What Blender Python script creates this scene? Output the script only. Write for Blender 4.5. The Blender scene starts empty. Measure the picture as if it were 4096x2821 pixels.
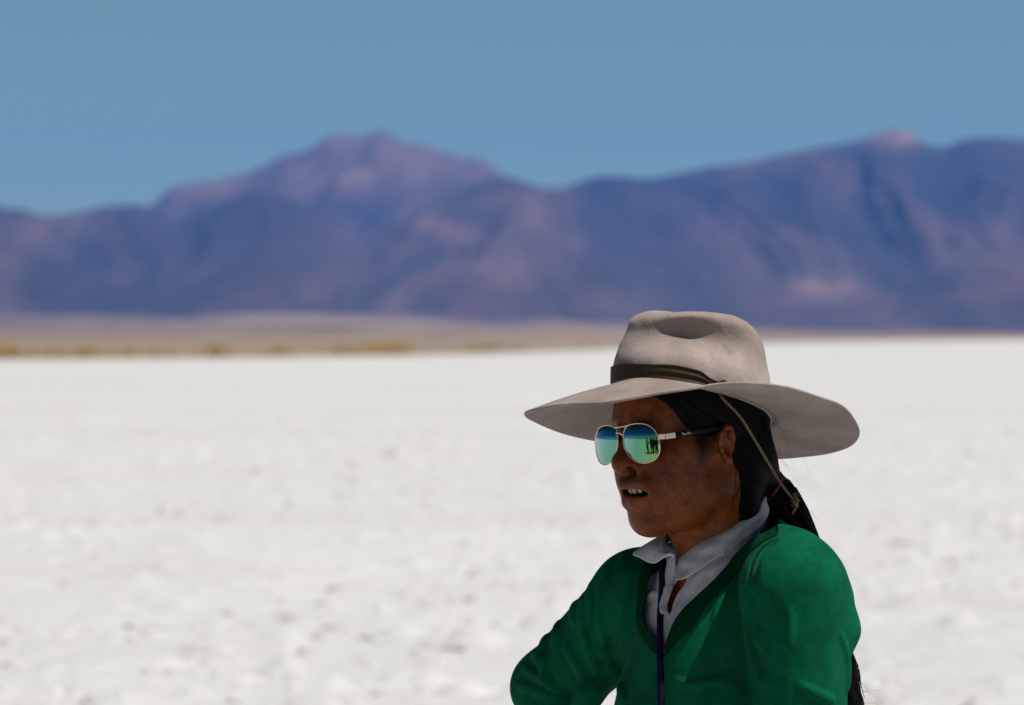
import bpy, math, random
import numpy as np
from mathutils import Vector, Matrix

random.seed(7)
RNG = np.random.default_rng(7)
scene = bpy.context.scene
col = scene.collection

# ------------------------------------------------------------------ camera
CAM_Y, CAM_H, F_PX = -7.111, 1.60, 22756.0      # the person stands about y = 0
HORIZON = 1338.0                                  # photo row of the horizon (of 2821)
cam_d = bpy.data.cameras.new('camera')
cam = bpy.data.objects.new('camera', cam_d)
col.objects.link(cam)
cam_d.sensor_width = 36.0
cam_d.lens = 200.0
cam_d.clip_start = 0.1
cam_d.clip_end = 120000.0
cam.location = (0, CAM_Y, CAM_H)
cam.rotation_euler = (math.pi / 2 - math.atan((1410.5 - HORIZON) / F_PX), 0, 0)
cam_d.dof.use_dof = True
cam_d.dof.focus_distance = 7.03
cam_d.dof.aperture_fstop = 11.0
scene.camera = cam

# ------------------------------------------------------------------ sky, sun, exposure
SUN_AZ, SUN_EL = math.radians(65), math.radians(61)   # azimuth to the right of the camera side
SUN_DIR = Vector((math.sin(SUN_AZ) * math.cos(SUN_EL), -math.cos(SUN_AZ) * math.cos(SUN_EL), math.sin(SUN_EL)))
world = bpy.data.worlds.new('World')
scene.world = world
world.use_nodes = True
wn, wl = world.node_tree.nodes, world.node_tree.links
wn.clear()
w_out = wn.new('ShaderNodeOutputWorld')
w_bg = wn.new('ShaderNodeBackground')
w_sky = wn.new('ShaderNodeTexSky')
w_sky.sky_type = 'NISHITA'
w_sky.sun_disc = False
w_sky.sun_elevation = SUN_EL
w_sky.sun_rotation = math.atan2(SUN_DIR.x, SUN_DIR.y)
w_sky.altitude = 3400
w_sky.air_density = 1.0
w_sky.dust_density = 0.3
w_sky.ozone_density = 2.5
w_bg.inputs['Strength'].default_value = 0.05
w_tint = wn.new('ShaderNodeMix'); w_tint.data_type = 'RGBA'; w_tint.blend_type = 'MULTIPLY'
w_tint.inputs['Factor'].default_value = 1.0
w_tint.inputs[7].default_value = (0.735, 0.905, 0.74, 1)          # clear high-altitude air
wl.new(w_sky.outputs[0], w_tint.inputs[6])
wl.new(w_tint.outputs[2], w_bg.inputs['Color'])
wl.new(w_bg.outputs[0], w_out.inputs['Surface'])

sun_d = bpy.data.lights.new('sun', 'SUN')
sun_d.energy = 5.0
sun_d.angle = math.radians(0.53)
sun_d.color = (1.0, 0.965, 0.92)
sun = bpy.data.objects.new('sun', sun_d)
sun.rotation_euler = SUN_DIR.to_track_quat('Z', 'Y').to_euler()
sun.location = SUN_DIR * 60
col.objects.link(sun)

vs = scene.view_settings
vs.view_transform = 'Standard'
vs.look = 'None'
vs.exposure = 0.30
vs.gamma = 1.0
vs.use_curve_mapping = False
scene.render.engine = 'CYCLES'
cy = scene.cycles
cy.use_denoising = True
cy.max_bounces = 8
cy.diffuse_bounces = 4
cy.glossy_bounces = 4
cy.transmission_bounces = 4
cy.volume_bounces = 1
cy.caustics_reflective = False
cy.caustics_refractive = False

# ------------------------------------------------------------------ helpers
def tag(o, label=None, cat=None, group=None, kind=None):
    if label: o['label'] = label
    if cat: o['category'] = cat
    if group: o['group'] = group
    if kind: o['kind'] = kind
    return o

def mesh_obj(name, verts, faces, mat=None, parent=None, smooth=True):
    me = bpy.data.meshes.new(name)
    if isinstance(faces, np.ndarray):
        verts = np.asarray(verts, dtype=np.float32)
        nf, k = faces.shape
        me.vertices.add(len(verts)); me.vertices.foreach_set('co', verts.ravel())
        me.loops.add(nf * k); me.loops.foreach_set('vertex_index', faces.astype(np.int32).ravel())
        me.polygons.add(nf)
        me.polygons.foreach_set('loop_start', np.arange(0, nf * k, k, dtype=np.int32))
        me.update(calc_edges=True)
        me.validate()
    else:
        me.from_pydata([tuple(v) for v in verts], [], faces)
        me.update()
    if smooth:
        me.polygons.foreach_set('use_smooth', np.ones(len(me.polygons), dtype=bool))
    if mat: me.materials.append(mat)
    o = bpy.data.objects.new(name, me)
    col.objects.link(o)
    if parent: o.parent = parent
    return o

def empty(name, loc=(0, 0, 0)):
    o = bpy.data.objects.new(name, None)
    o.location = loc
    o.empty_display_size = 0.05
    col.objects.link(o)
    return o

def set_attr(o, name, values):
    a = o.data.attributes.new(name, 'FLOAT', 'POINT')
    a.data.foreach_set('value', np.asarray(values, dtype=np.float32))

def smoothstep(a, b, x):
    t = np.clip((x - a) / (b - a), 0, 1)
    return t * t * (3 - 2 * t)

_perm = np.random.default_rng(11).permutation(4096).astype(np.int64)
_grad = np.random.default_rng(12).normal(size=(4096, 3))
_grad /= np.linalg.norm(_grad, axis=1)[:, None]
def perlin(x, y, z=0.0):
    x, y, z = np.broadcast_arrays(np.asarray(x, float), np.asarray(y, float), np.asarray(z, float))
    xi, yi, zi = np.floor(x).astype(np.int64), np.floor(y).astype(np.int64), np.floor(z).astype(np.int64)
    xf, yf, zf = x - xi, y - yi, z - zi
    u, v, w = [t * t * t * (t * (t * 6 - 15) + 10) for t in (xf, yf, zf)]
    def g(dx, dy, dz):
        h = _perm[(_perm[(_perm[(xi + dx) & 4095] + yi + dy) & 4095] + zi + dz) & 4095]
        gr = _grad[h]
        return gr[..., 0] * (xf - dx) + gr[..., 1] * (yf - dy) + gr[..., 2] * (zf - dz)
    def lerp(a, b, t): return a + (b - a) * t
    return 1.6 * lerp(lerp(lerp(g(0,0,0), g(1,0,0), u), lerp(g(0,1,0), g(1,1,0), u), v),
                      lerp(lerp(g(0,0,1), g(1,0,1), u), lerp(g(0,1,1), g(1,1,1), u), v), w)
def fbm(x, y, z=0.0, octaves=4, gain=0.5, ridged=False):
    s, a, f = 0, 1.0, 1.0
    for i in range(octaves):
        n = perlin(x * f + 17.3 * i, y * f - 9.1 * i, z * f + 3.7 * i)
        s = s + a * ((1 - 2 * np.abs(n)) if ridged else n)
        a *= gain; f *= 2.03
    return s

def px(X, Y, dy=0.0):
    """photo pixel -> point at depth y = dy (the person's plane is y = 0)"""
    d = dy - CAM_Y
    return np.array([(X - 2048.0) / F_PX * d, dy, CAM_H - (Y - HORIZON) / F_PX * d])

class Mat:
    """small wrapper for building node materials"""
    def __init__(self, name):
        self.m = bpy.data.materials.new(name)
        self.m.use_nodes = True
        self.n, self.l = self.m.node_tree.nodes, self.m.node_tree.links
        self.b = self.n['Principled BSDF']
        self.coord = self.n.new('ShaderNodeTexCoord')
    def node(self, t, **kw):
        nd = self.n.new(t)
        for k, v in kw.items(): setattr(nd, k, v)
        return nd
    def link(self, a, b): self.l.new(a, b)
    def mapping(self, scale=(1, 1, 1), rot=(0, 0, 0)):
        mp = self.node('ShaderNodeMapping')
        mp.inputs['Scale'].default_value = scale
        mp.inputs['Rotation'].default_value = rot
        self.link(self.coord.outputs['Object'], mp.inputs['Vector'])
        return mp.outputs[0]
    def noise(self, scale, detail=4, rough=0.55, vec=None, dist=0.0):
        t = self.node('ShaderNodeTexNoise')
        t.inputs['Scale'].default_value = scale
        t.inputs['Detail'].default_value = detail
        t.inputs['Roughness'].default_value = rough
        t.inputs['Distortion'].default_value = dist
        self.link(vec if vec is not None else self.coord.outputs['Object'], t.inputs['Vector'])
        return t.outputs['Fac']
    def ramp(self, fac, stops):
        r = self.node('ShaderNodeValToRGB')
        els = r.color_ramp.elements
        while len(els) < len(stops): els.new(0.5)
        for e, (p, c) in zip(els, stops):
            e.position = p
            e.color = (*c, 1) if len(c) == 3 else c
        self.link(fac, r.inputs['Fac'])
        return r.outputs['Color']
    def mix(self, fac, a, b, mode='MIX'):
        mx = self.node('ShaderNodeMix', data_type='RGBA', blend_type=mode)
        for s, v in ((mx.inputs['Factor'], fac), (mx.inputs[6], a), (mx.inputs[7], b)):
            if hasattr(v, 'is_output'): self.link(v, s)
            elif isinstance(v, (tuple, list)): s.default_value = (*v, 1) if len(v) == 3 else v
            else: s.default_value = v
        return mx.outputs[2]
    def math(self, op, a, b=0.0, c=None):
        mt = self.node('ShaderNodeMath', operation=op)
        for i, v in enumerate((a, b, c)):
            if v is None: continue
            if hasattr(v, 'is_output'): self.link(v, mt.inputs[i])
            else: mt.inputs[i].default_value = v
        return mt.outputs[0]
    def attr(self, name):
        a = self.node('ShaderNodeAttribute', attribute_name=name)
        return a.outputs['Fac']
    def color(self, v):
        if hasattr(v, 'is_output'): self.link(v, self.b.inputs['Base Color'])
        else: self.b.inputs['Base Color'].default_value = (*v, 1)
    def bump(self, h, strength=0.3, dist=0.01, chain=None):
        bp = self.node('ShaderNodeBump')
        bp.inputs['Strength'].default_value = strength
        bp.inputs['Distance'].default_value = dist
        self.link(h, bp.inputs['Height'])
        if chain is not None: self.link(chain, bp.inputs['Normal'])
        self.link(bp.outputs[0], self.b.inputs['Normal'])
        return bp.outputs[0]
    def set(self, **kw):
        for k, v in kw.items():
            k = k.replace('_', ' ')
            s = self.b.inputs[k]
            if hasattr(v, 'is_output'): self.link(v, s)
            else: s.default_value = v
        return self

# ------------------------------------------------------------------ salt flat
m = Mat('salt')
vst = m.mapping((0.16, 1.0, 1.0))
big = m.noise(0.05, 5, 0.6, vst)
mid = m.noise(1.3, 5, 0.6)
c = m.ramp(big, [(0.3, (0.400, 0.384, 0.366)), (0.5, (0.446, 0.437, 0.424)), (0.7, (0.480, 0.475, 0.465))])
c = m.mix(m.ramp(mid, [(0.35, (0, 0, 0)), (0.75, (1, 1, 1))]), c, (0.470, 0.460, 0.443))
pink = m.ramp(m.noise(0.22, 3, 0.5), [(0.56, (0, 0, 0)), (0.72, (0.55, 0.55, 0.55))])
c = m.mix(pink, c, (0.415, 0.378, 0.342))
vor = m.node('ShaderNodeTexVoronoi', feature='DISTANCE_TO_EDGE')
vor.inputs['Scale'].default_value = 0.8
wob = m.node('ShaderNodeVectorMath', operation='ADD')
nz = m.node('ShaderNodeTexNoise'); nz.inputs['Scale'].default_value = 1.2
sc_ = m.node('ShaderNodeVectorMath', operation='SCALE'); sc_.inputs['Scale'].default_value = 0.35
m.link(m.coord.outputs['Object'], nz.inputs['Vector'])
m.link(nz.outputs['Color'], sc_.inputs[0])
m.link(m.coord.outputs['Object'], wob.inputs[0]); m.link(sc_.outputs[0], wob.inputs[1])
m.link(wob.outputs[0], vor.inputs['Vector'])
ridge = m.ramp(vor.outputs['Distance'], [(0.0, (1, 1, 1)), (0.05, (0, 0, 0))])
c = m.mix(m.math('MULTIPLY', ridge, 0.6), c, (0.50, 0.495, 0.485))
m.color(c)
m.set(Roughness=0.85)
m.b.inputs['Specular IOR Level'].default_value = 0.15
h = m.math('ADD', m.math('MULTIPLY', ridge, 1.0), m.noise(14, 4, 0.6))
m.bump(h, 0.6, 0.02)
M_SALT = m.m

rows = np.concatenate([[-33000, -15000, -4000, -1000, -300, -100], np.linspace(-40, 8, 60),
                       np.geomspace(9, 700, 420), np.geomspace(760, 33000, 30)])
hw = np.maximum(6.0, 0.1 * (rows - CAM_Y))
cols_in = np.linspace(-1, 1, 300)
xs = hw[:, None] * cols_in[None, :]
side = np.array([1.6, 4, 15, 80, 600, 5000, 33000])
left = -np.minimum(33000 - 20.0 * np.arange(7)[None, :], np.maximum(side[::-1][None, :], hw[:, None] * (1 + 0.3 * np.arange(7, 0, -1))[None, :]))
right = np.minimum(33000 - 20.0 * np.arange(6, -1, -1)[None, :], np.maximum(side[None, :], hw[:, None] * (1 + 0.3 * np.arange(1, 8))[None, :]))
gx = np.concatenate([left, xs, right], 1)
gy = np.repeat(rows[:, None], gx.shape[1], 1)
fall = smoothstep(12, 18, gy) * (1 - smoothstep(90, 300, gy)) * (np.abs(gx) < hw[:, None] * 1.01)
rel = fbm(gx * 0.9, gy * 0.9, 0, 5, 0.6) * 0.024 + np.maximum(fbm(gx * 2.3, gy * 1.6, 5.0, 3) - 0.36, 0) * 0.11
rel += np.maximum(fbm(gx * 0.16, gy * 0.05, 2.0, 3) - 0.05, 0) * 0.10
gz = rel * fall
nr, nc = gx.shape
idx = np.arange(nr * nc).reshape(nr, nc)
quads = np.stack([idx[:-1, :-1], idx[:-1, 1:], idx[1:, 1:], idx[1:, :-1]], -1).reshape(-1, 4)
ground = mesh_obj('salt_flat', np.stack([gx, gy, gz], -1).reshape(-1, 3), quads, M_SALT)
tag(ground, 'wide white salt flat with a rough crust under the far mountains', 'salt flat', kind='structure')

# loose lumps of crust lying on the flat
def lump_mesh(n, xr, seed):
    rg = np.random.default_rng(seed)
    base = np.array([[1,0,0],[.5,.87,0],[-.5,.87,0],[-1,0,0],[-.5,-.87,0],[.5,-.87,0],
                     [.7,.1,.6],[-.2,.65,.65],[-.35,-.5,.7],[0.1,0.05,1.0]])
    tri = [(0,1,6),(1,7,6),(1,2,7),(2,3,7),(3,8,7),(3,4,8),(4,5,8),(5,6,8),(5,0,6),(6,7,9),(7,8,9),(8,6,9)]
    V, F = [], []
    for i in range(n):
        d = np.exp(rg.uniform(np.log(20), np.log(130)))
        x = rg.uniform(-1, 1) * 0.1 * (d)
        y = d + CAM_Y
        s = rg.uniform(0.012, 0.045) * (1 + (rg.random() < 0.06) * 1.2)
        v = base * rg.uniform(0.6, 1.3, size=base.shape) * [s * rg.uniform(.8, 2.0), s * rg.uniform(.8, 2.0), s * rg.uniform(.4, .9)]
        a = rg.uniform(0, 6.28)
        R = np.array([[math.cos(a), -math.sin(a), 0], [math.sin(a), math.cos(a), 0], [0, 0, 1]])
        v = v @ R.T + [x, y, -0.004]
        F.append(np.array(tri) + 10 * i); V.append(v)
    return np.concatenate(V), np.concatenate(F)
m = Mat('salt_lump')
m.color(m.ramp(m.noise(3, 2), [(0.35, (0.32, 0.295, 0.27)), (0.5, (0.42, 0.40, 0.385)), (0.65, (0.48, 0.47, 0.45))]))
m.set(Roughness=0.9)
v, f = lump_mesh(4200, 0.1, 3)
tag(mesh_obj('salt_lumps', v, f, m.m, smooth=False), 'small loose lumps of salt crust scattered over the white flat', 'salt lumps', kind='stuff')

# ------------------------------------------------------------------ far shore, fans and mountains
def disp_to_angle(xd): return (np.asarray(xd, float) * 1.7678 - 2048.0) / F_PX        # tan of azimuth
def disp_to_elev(yd): return (HORIZON - np.asarray(yd, float) * 1.7678) / F_PX         # tan of elevation

def shore_dist(t):
    """distance from the camera to the edge of the salt, per tan(azimuth)"""
    k = disp_to_angle([-900, 0, 500, 1000, 1350, 1760, 2317, 3200])
    off = np.array([60, 57, 54, 46, 36, 19, 11, 8.0]) * 1.7678 / F_PX
    return CAM_H / np.interp(t, k, off)

ta = np.linspace(-0.34, 0.34, 420)
sd = shore_dist(ta)
fr = np.concatenate([np.array([0, 0.004, 0.02]), np.geomspace(0.05, 1.0, 70)])
dist = sd[:, None] * 0.985 + (15500 - sd[:, None]) * fr[None, :] ** 1.6
X = ta[:, None] * dist; Yw = dist + CAM_Y
rise = 0.55 * smoothstep(0, 160, dist - sd[:, None])
fanh = np.interp(ta, disp_to_angle([-900, 0, 200, 420, 560, 700, 900, 1100, 1250, 1500, 1750, 2000, 2317, 3200]),
                 np.array([40, 38, 39, 34, 44, 45, 42, 26, 32, 18, 9, 5, 4, 4]) * 1.7678 / F_PX)
fan = (fanh[:, None] * 15500) * smoothstep(2500, 15500, dist) ** 1.15
fan = fan * (0.9 + 0.25 * fbm(X / 900, Yw / 2600, 1.0, 4)) + 4.0 * np.abs(fbm(X / 220, Yw / 1200, 4.0, 3)) * smoothstep(1500, 5000, dist)
Z = -0.3 * (fr[None, :] <= 0) + 0.02 + rise * (0.8 + 0.4 * fbm(X / 30, Yw / 120, 0, 3)) * (fr[None, :] > 0) + fan
nr, nc = X.shape
idx = np.arange(nr * nc).reshape(nr, nc)
quads = np.stack([idx[:-1, :-1], idx[1:, :-1], idx[1:, 1:], idx[:-1, 1:]], -1).reshape(-1, 4)
m = Mat('shore_soil')
near = m.ramp(m.noise(0.011, 4, 0.6, m.mapping((1.0, 0.22, 1))), [(0.35, (0.24, 0.155, 0.07)), (0.5, (0.19, 0.15, 0.105)), (0.66, (0.25, 0.20, 0.165))])
far = m.ramp(m.noise(0.0011, 4, 0.6, m.mapping((1.0, 0.4, 1))), [(0.40, (0.055, 0.032, 0.035)), (0.50, (0.19, 0.135, 0.11)), (0.66, (0.27, 0.205, 0.165))])
m.color(m.mix(m.attr('far'), near, far))
m.set(Roughness=0.95)
plain = mesh_obj('shore_plain', np.stack([X, Yw, Z], -1).reshape(-1, 3), quads, m.m)
set_attr(plain, 'far', smoothstep(700, 2600, dist).ravel())
tag(plain, 'dusty beige plain and fans rising from the edge of the salt', 'plain', kind='structure')

# dry yellow tussocks along the edge of the salt
rg = np.random.default_rng(5)
V, F = [], []
n = 0
for i in range(9000):
    xd = rg.uniform(-150, 2450)
    dens = fbm(np.array([xd / 130.0]), np.array([3.3]), 0, 4)[0] + (0.15 if xd < 1200 else -0.1)
    if rg.random() > 0.22 + 0.8 * dens: continue
    t = float(disp_to_angle(xd))
    d = float(shore_dist(t)) * rg.uniform(1.005, 1.5)
    cx, cyy = t * d, d + CAM_Y
    s = rg.uniform(0.16, 0.40) * (1.0 + d / 1500) * (0.8 + 0.9 * max(dens, 0))
    k = 7
    for b in range(k):
        a = b / k * 6.283 + rg.uniform(-.3, .3)
        w = 0.16 * s
        lean = rg.uniform(.2, .6) * s
        hgt = s * rg.uniform(.6, 1.0)
        ca, sa = math.cos(a), math.sin(a)
        V += [(cx - sa * w, cyy + ca * w, 0.1), (cx + sa * w, cyy - ca * w, 0.1),
              (cx + ca * lean - sa * w * .5, cyy + sa * lean + ca * w * .5, 0.1 + hgt * .7), (cx + ca * lean * 1.5, cyy + sa * lean * 1.5, 0.1 + hgt)]
        F += [(n, n + 1, n + 2), (n + 1, n + 3, n + 2)]
        n += 4
m = Mat('dry_grass')
m.color(m.ramp(m.noise(0.05, 3), [(0.35, (0.36, 0.21, 0.065)), (0.6, (0.42, 0.28, 0.10))]))
m.set(Roughness=0.8)
tag(mesh_obj('tussock_grass', np.array(V), np.array(F), m.m, smooth=False), 'dry yellow tussock grass along the far edge of the salt', 'grass', kind='stuff')

def spline(xk, yk, x):
    """monotone-ish cubic through the traced points"""
    xk, yk = np.asarray(xk, float), np.asarray(yk, float)
    d = np.gradient(yk, xk)
    i = np.clip(np.searchsorted(xk, x) - 1, 0, len(xk) - 2)
    h = xk[i + 1] - xk[i]; t = np.clip((x - xk[i]) / h, 0, 1)
    return ((2*t**3 - 3*t**2 + 1) * yk[i] + (t**3 - 2*t**2 + t) * h * d[i] + (-2*t**3 + 3*t**2) * yk[i+1] + (t**3 - t**2) * h * d[i+1])

massif = [(-900,640),(0,640),(150,560),(250,500),(310,478),(345,460),(380,428),(440,412),(500,402),(560,388),(610,366),(640,350),(700,336),
          (730,315),(757,304),(785,305),(810,308),(838,300),(862,294),(885,304),(910,319),(960,328),(1000,341),(1040,352),(1095,362),
          (1140,394),(1200,450),(1300,520),(1500,620),(3200,640)]
midr = [(-900,470),(-300,430),(-80,445),(0,470),(60,484),(110,490),(170,480),(230,466),(300,465),(345,470),(400,500),(480,462),(560,445),(640,450),(720,480),
        (800,520),(880,500),(960,468),(1050,425),(1140,396),(1190,412),(1230,424),(1262,431),(1300,440),(1400,500),(1500,560),(1700,640),(3200,640)]
rightr = [(-900,640),(900,640),(1050,560),(1150,490),(1262,428),(1300,414),(1340,401),(1400,397),(1480,402),(1520,394),(1560,386),(1600,378),(1650,371),(1700,364),(1760,349),
          (1830,336),(1900,325),(1950,314),(1985,301),(2030,290),(2062,301),(2095,322),(2130,331),(2180,314),(2240,309),(2317,315),(2500,330),(2800,380),(3200,360)]
foot = [(-900,600),(-100,590),(0,560),(120,585),(260,640),(380,655),(500,610),(640,590),(760,640),(900,625),(1020,600),(1150,610),(1250,600),(1330,580),(1400,600),(1520,650),
        (1650,665),(1800,655),(1900,660),(2050,640),(2150,600),(2317,560),(2600,560),(3200,600)]
ta = np.linspace(-0.34, 0.34, 200)
ta = np.concatenate([np.linspace(-0.34, -0.12, 70)[:-1], np.linspace(-0.12, 0.12, 620), np.linspace(0.12, 0.34, 70)[1:]])
dd = np.linspace(14500, 32000, 300)
T, Dm = np.meshgrid(ta, dd, indexing='ij')
xdisp = (T * F_PX + 2048) / 1.7678
X, Yw = T * Dm, Dm + CAM_Y
warp = fbm(X / 700, Yw / 1600, 9.0, 4)
Z = np.full_like(X, -30.0)
for pts, dc, wf, wb, amp, sd_ in ((foot, 17500, 2600, 3000, 0.50, 1.0), (midr, 21500, 5200, 4500, 0.55, 2.0),
                                   (rightr, 23500, 7600, 5000, 0.36, 3.0), (massif, 27000, 6500, 4000, 0.26, 4.0)):
    pk = np.array(pts, float)
    wob_ = fbm(X / 420, Yw / 900, sd_ * 7, 4) * 10 * (1 if sd_ != 4.0 else .6)
    el = disp_to_elev(spline(pk[:, 0], pk[:, 1], xdisp + 0.0 * wob_))
    crest = np.maximum(el, disp_to_elev(735)) * dc
    u = (Dm - dc) / np.where(Dm < dc, wf, wb)
    p = np.clip(1 - np.abs(u), 0, 1)
    lean = 0.9 * fbm(X / 2600, 0.0 * X, sd_ * 5.7, 2) + 0.15
    spur = fbm(X / 560 + warp * 0.18 + lean * (dc - Dm) / 1500, Yw / 9000, sd_ * 3.1, 4, 0.5, ridged=True)
    prof = p ** 1.25 * (1 + amp * (spur - 0.45) * np.clip(1 - p, 0, 1) * 2.6 * p)
    Z = np.maximum(Z, crest * prof + 18 * fbm(X / 160, Yw / 320, sd_, 4) * p * (1 - p) * 4)
Z = np.maximum(Z, -4.0)
nr, nc = X.shape
idx = np.arange(nr * nc).reshape(nr, nc)
quads = np.stack([idx[:-1, :-1], idx[1:, :-1], idx[1:, 1:], idx[:-1, 1:]], -1).reshape(-1, 4)
m = Mat('mountain_rock')
n1 = m.noise(0.0024, 5, 0.58, m.mapping((1.0, 0.03, 1.3), (0, 0.35, 0)), 0.8)
n2 = m.noise(0.006, 5, 0.6, m.mapping((1.0, 0.03, 1.0)))
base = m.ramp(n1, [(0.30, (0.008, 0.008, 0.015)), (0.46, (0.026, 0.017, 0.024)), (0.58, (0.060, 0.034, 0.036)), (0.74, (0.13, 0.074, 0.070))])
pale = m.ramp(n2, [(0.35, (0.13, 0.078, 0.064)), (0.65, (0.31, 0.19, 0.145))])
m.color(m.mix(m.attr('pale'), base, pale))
m.set(Roughness=0.95)
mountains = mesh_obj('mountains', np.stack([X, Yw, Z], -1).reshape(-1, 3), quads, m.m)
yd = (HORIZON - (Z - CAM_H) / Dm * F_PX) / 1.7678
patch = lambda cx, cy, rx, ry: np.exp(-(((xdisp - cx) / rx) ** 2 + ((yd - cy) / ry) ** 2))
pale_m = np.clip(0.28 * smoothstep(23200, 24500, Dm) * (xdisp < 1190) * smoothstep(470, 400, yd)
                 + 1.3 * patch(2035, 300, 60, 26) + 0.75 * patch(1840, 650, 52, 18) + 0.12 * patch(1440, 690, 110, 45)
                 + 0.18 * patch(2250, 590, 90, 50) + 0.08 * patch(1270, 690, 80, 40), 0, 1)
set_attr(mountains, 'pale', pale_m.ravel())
tag(mountains, 'long hazy blue and purple mountain range across the horizon', 'mountains', kind='structure')

# ------------------------------------------------------------------ haze in the air
HZ = 33500.0
bx = [(-HZ, -HZ, -1.4), (HZ, -HZ, -1.4), (HZ, HZ, -1.4), (-HZ, HZ, -1.4), (-HZ, -HZ, 1150), (HZ, -HZ, 1150), (HZ, HZ, 1150), (-HZ, HZ, 1150)]
m = Mat('haze_air')
m.n.remove(m.b)
vol = m.node('ShaderNodeVolumePrincipled')
vol.inputs['Color'].default_value = (0.11, 0.34, 1.0, 1)
vol.inputs['Density'].default_value = 1.85e-5
vol.inputs['Anisotropy'].default_value = 0.0
m.link(vol.outputs[0], m.n['Material Output'].inputs['Volume'])
haze = mesh_obj('haze', bx, [(0,3,2,1),(4,5,6,7),(0,1,5,4),(1,2,6,5),(2,3,7,6),(3,0,4,7)], m.m, smooth=False)
tag(haze, 'thin blue haze filling the air in front of the mountains', 'haze', kind='stuff')

# ------------------------------------------------------------------ implicit-surface sculpting (distance fields -> one mesh)
class Field:
    """a distance field on a rectilinear grid in world axes"""
    def __init__(self, xs, ys, zs):
        self.a = [np.asarray(v, dtype=np.float32) for v in (xs, ys, zs)]
        self.v = np.full([len(v) for v in self.a], 1.0, dtype=np.float32)
    def sub(self, c, r):
        sl = []
        for k in range(3):
            i0 = max(0, np.searchsorted(self.a[k], c[k] - r[k]) - 1); i1 = np.searchsorted(self.a[k], c[k] + r[k]) + 1
            sl.append(slice(i0, i1))
        P = np.meshgrid(*[self.a[k][sl[k]] for k in range(3)], indexing='ij', sparse=True)
        return tuple(sl), P
    def add(self, prim, k=0.01, op='u'):
        """prim = (center, halfsize, function of world x, y, z); smooth union / subtraction / engraving"""
        c, r, fn = prim
        m_ = k + 0.004
        sl, P = self.sub(c, np.asarray(r) + m_)
        if min(s.stop - s.start for s in sl) <= 0: return
        d = fn(*P)
        a = self.v[sl]
        if op == 'u':
            h = np.maximum(k - np.abs(a - d), 0) / k if k > 0 else 0
            self.v[sl] = np.minimum(a, d) - h * h * k * 0.25
        else:
            h = np.maximum(k - np.abs(a + d), 0) / k if k > 0 else 0
            self.v[sl] = np.maximum(a, -d) + h * h * k * 0.25
    def mesh(self):
        v = self.v
        A = self.a
        n = [s - 1 for s in v.shape]
        cnt = np.zeros(n, dtype=np.int16)
        acc = [np.zeros(n, dtype=np.float32) for _ in range(3)]
        ins = v < 0
        quads = []
        edges = []
        for ax in range(3):
            lo = [slice(None)] * 3; hi = [slice(None)] * 3
            lo[ax] = slice(0, -1); hi[ax] = slice(1, None)
            cr = ins[tuple(lo)] != ins[tuple(hi)]
            ijk = np.argwhere(cr)
            b, c = (ax + 1) % 3, (ax + 2) % 3
            ok = (ijk[:, b] > 0) & (ijk[:, c] > 0) & (ijk[:, b] < v.shape[b] - 1) & (ijk[:, c] < v.shape[c] - 1)
            ijk = ijk[ok]
            j2 = ijk.copy(); j2[:, ax] += 1
            v0 = v[tuple(ijk.T)]; v1 = v[tuple(j2.T)]
            t = v0 / (v0 - v1)
            p = [A[k][ijk[:, k]] for k in range(3)]
            p[ax] = p[ax] + t * (A[ax][ijk[:, ax] + 1] - A[ax][ijk[:, ax]])
            cells = []
            for db, dc in ((-1, -1), (0, -1), (0, 0), (-1, 0)):
                q = ijk.copy(); q[:, b] += db; q[:, c] += dc
                cells.append(q)
                ix = tuple(q.T)
                np.add.at(cnt, ix, 1)
                for k in range(3): np.add.at(acc[k], ix, p[k])
            edges.append((cells, v0 < 0))
        act = np.argwhere(cnt > 0)
        idm = np.full(n, -1, dtype=np.int64)
        idm[tuple(act.T)] = np.arange(len(act))
        cc = cnt[tuple(act.T)].astype(np.float32)
        V = np.stack([acc[k][tuple(act.T)] / cc for k in range(3)], -1)
        F = []
        for cells, flip in edges:
            q = np.stack([idm[tuple(c.T)] for c in cells], -1)
            q = np.where(flip[:, None], q, q[:, ::-1])
            F.append(q)
        return V, np.concatenate(F)

def frame_fn(R, c, f):
    """evaluate f in a local frame (rows of R are the local axes, c the origin)"""
    R = np.asarray(R, dtype=np.float32); c = np.asarray(c, dtype=np.float32)
    def g(x, y, z):
        X, Y, Z = x - c[0], y - c[1], z - c[2]
        return f(R[0,0]*X + R[0,1]*Y + R[0,2]*Z, R[1,0]*X + R[1,1]*Y + R[1,2]*Z, R[2,0]*X + R[2,1]*Y + R[2,2]*Z)
    return g
I3 = np.eye(3)
def sphere(c, r): 
    return (np.asarray(c), np.full(3, r), lambda x, y, z: np.sqrt((x-c[0])**2 + (y-c[1])**2 + (z-c[2])**2) - r)
def ellipsoid(c, r, R=I3):
    r = np.asarray(r, float)
    def f(x, y, z):
        k0 = np.sqrt((x/r[0])**2 + (y/r[1])**2 + (z/r[2])**2) + 1e-6
        k1 = np.sqrt((x/r[0]**2)**2 + (y/r[1]**2)**2 + (z/r[2]**2)**2) + 1e-6
        return k0 * (k0 - 1) / k1
    ext = np.sqrt(((np.asarray(R).T * r[None, :]) ** 2).sum(1))
    return (np.asarray(c), ext, frame_fn(R, c, f))
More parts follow.
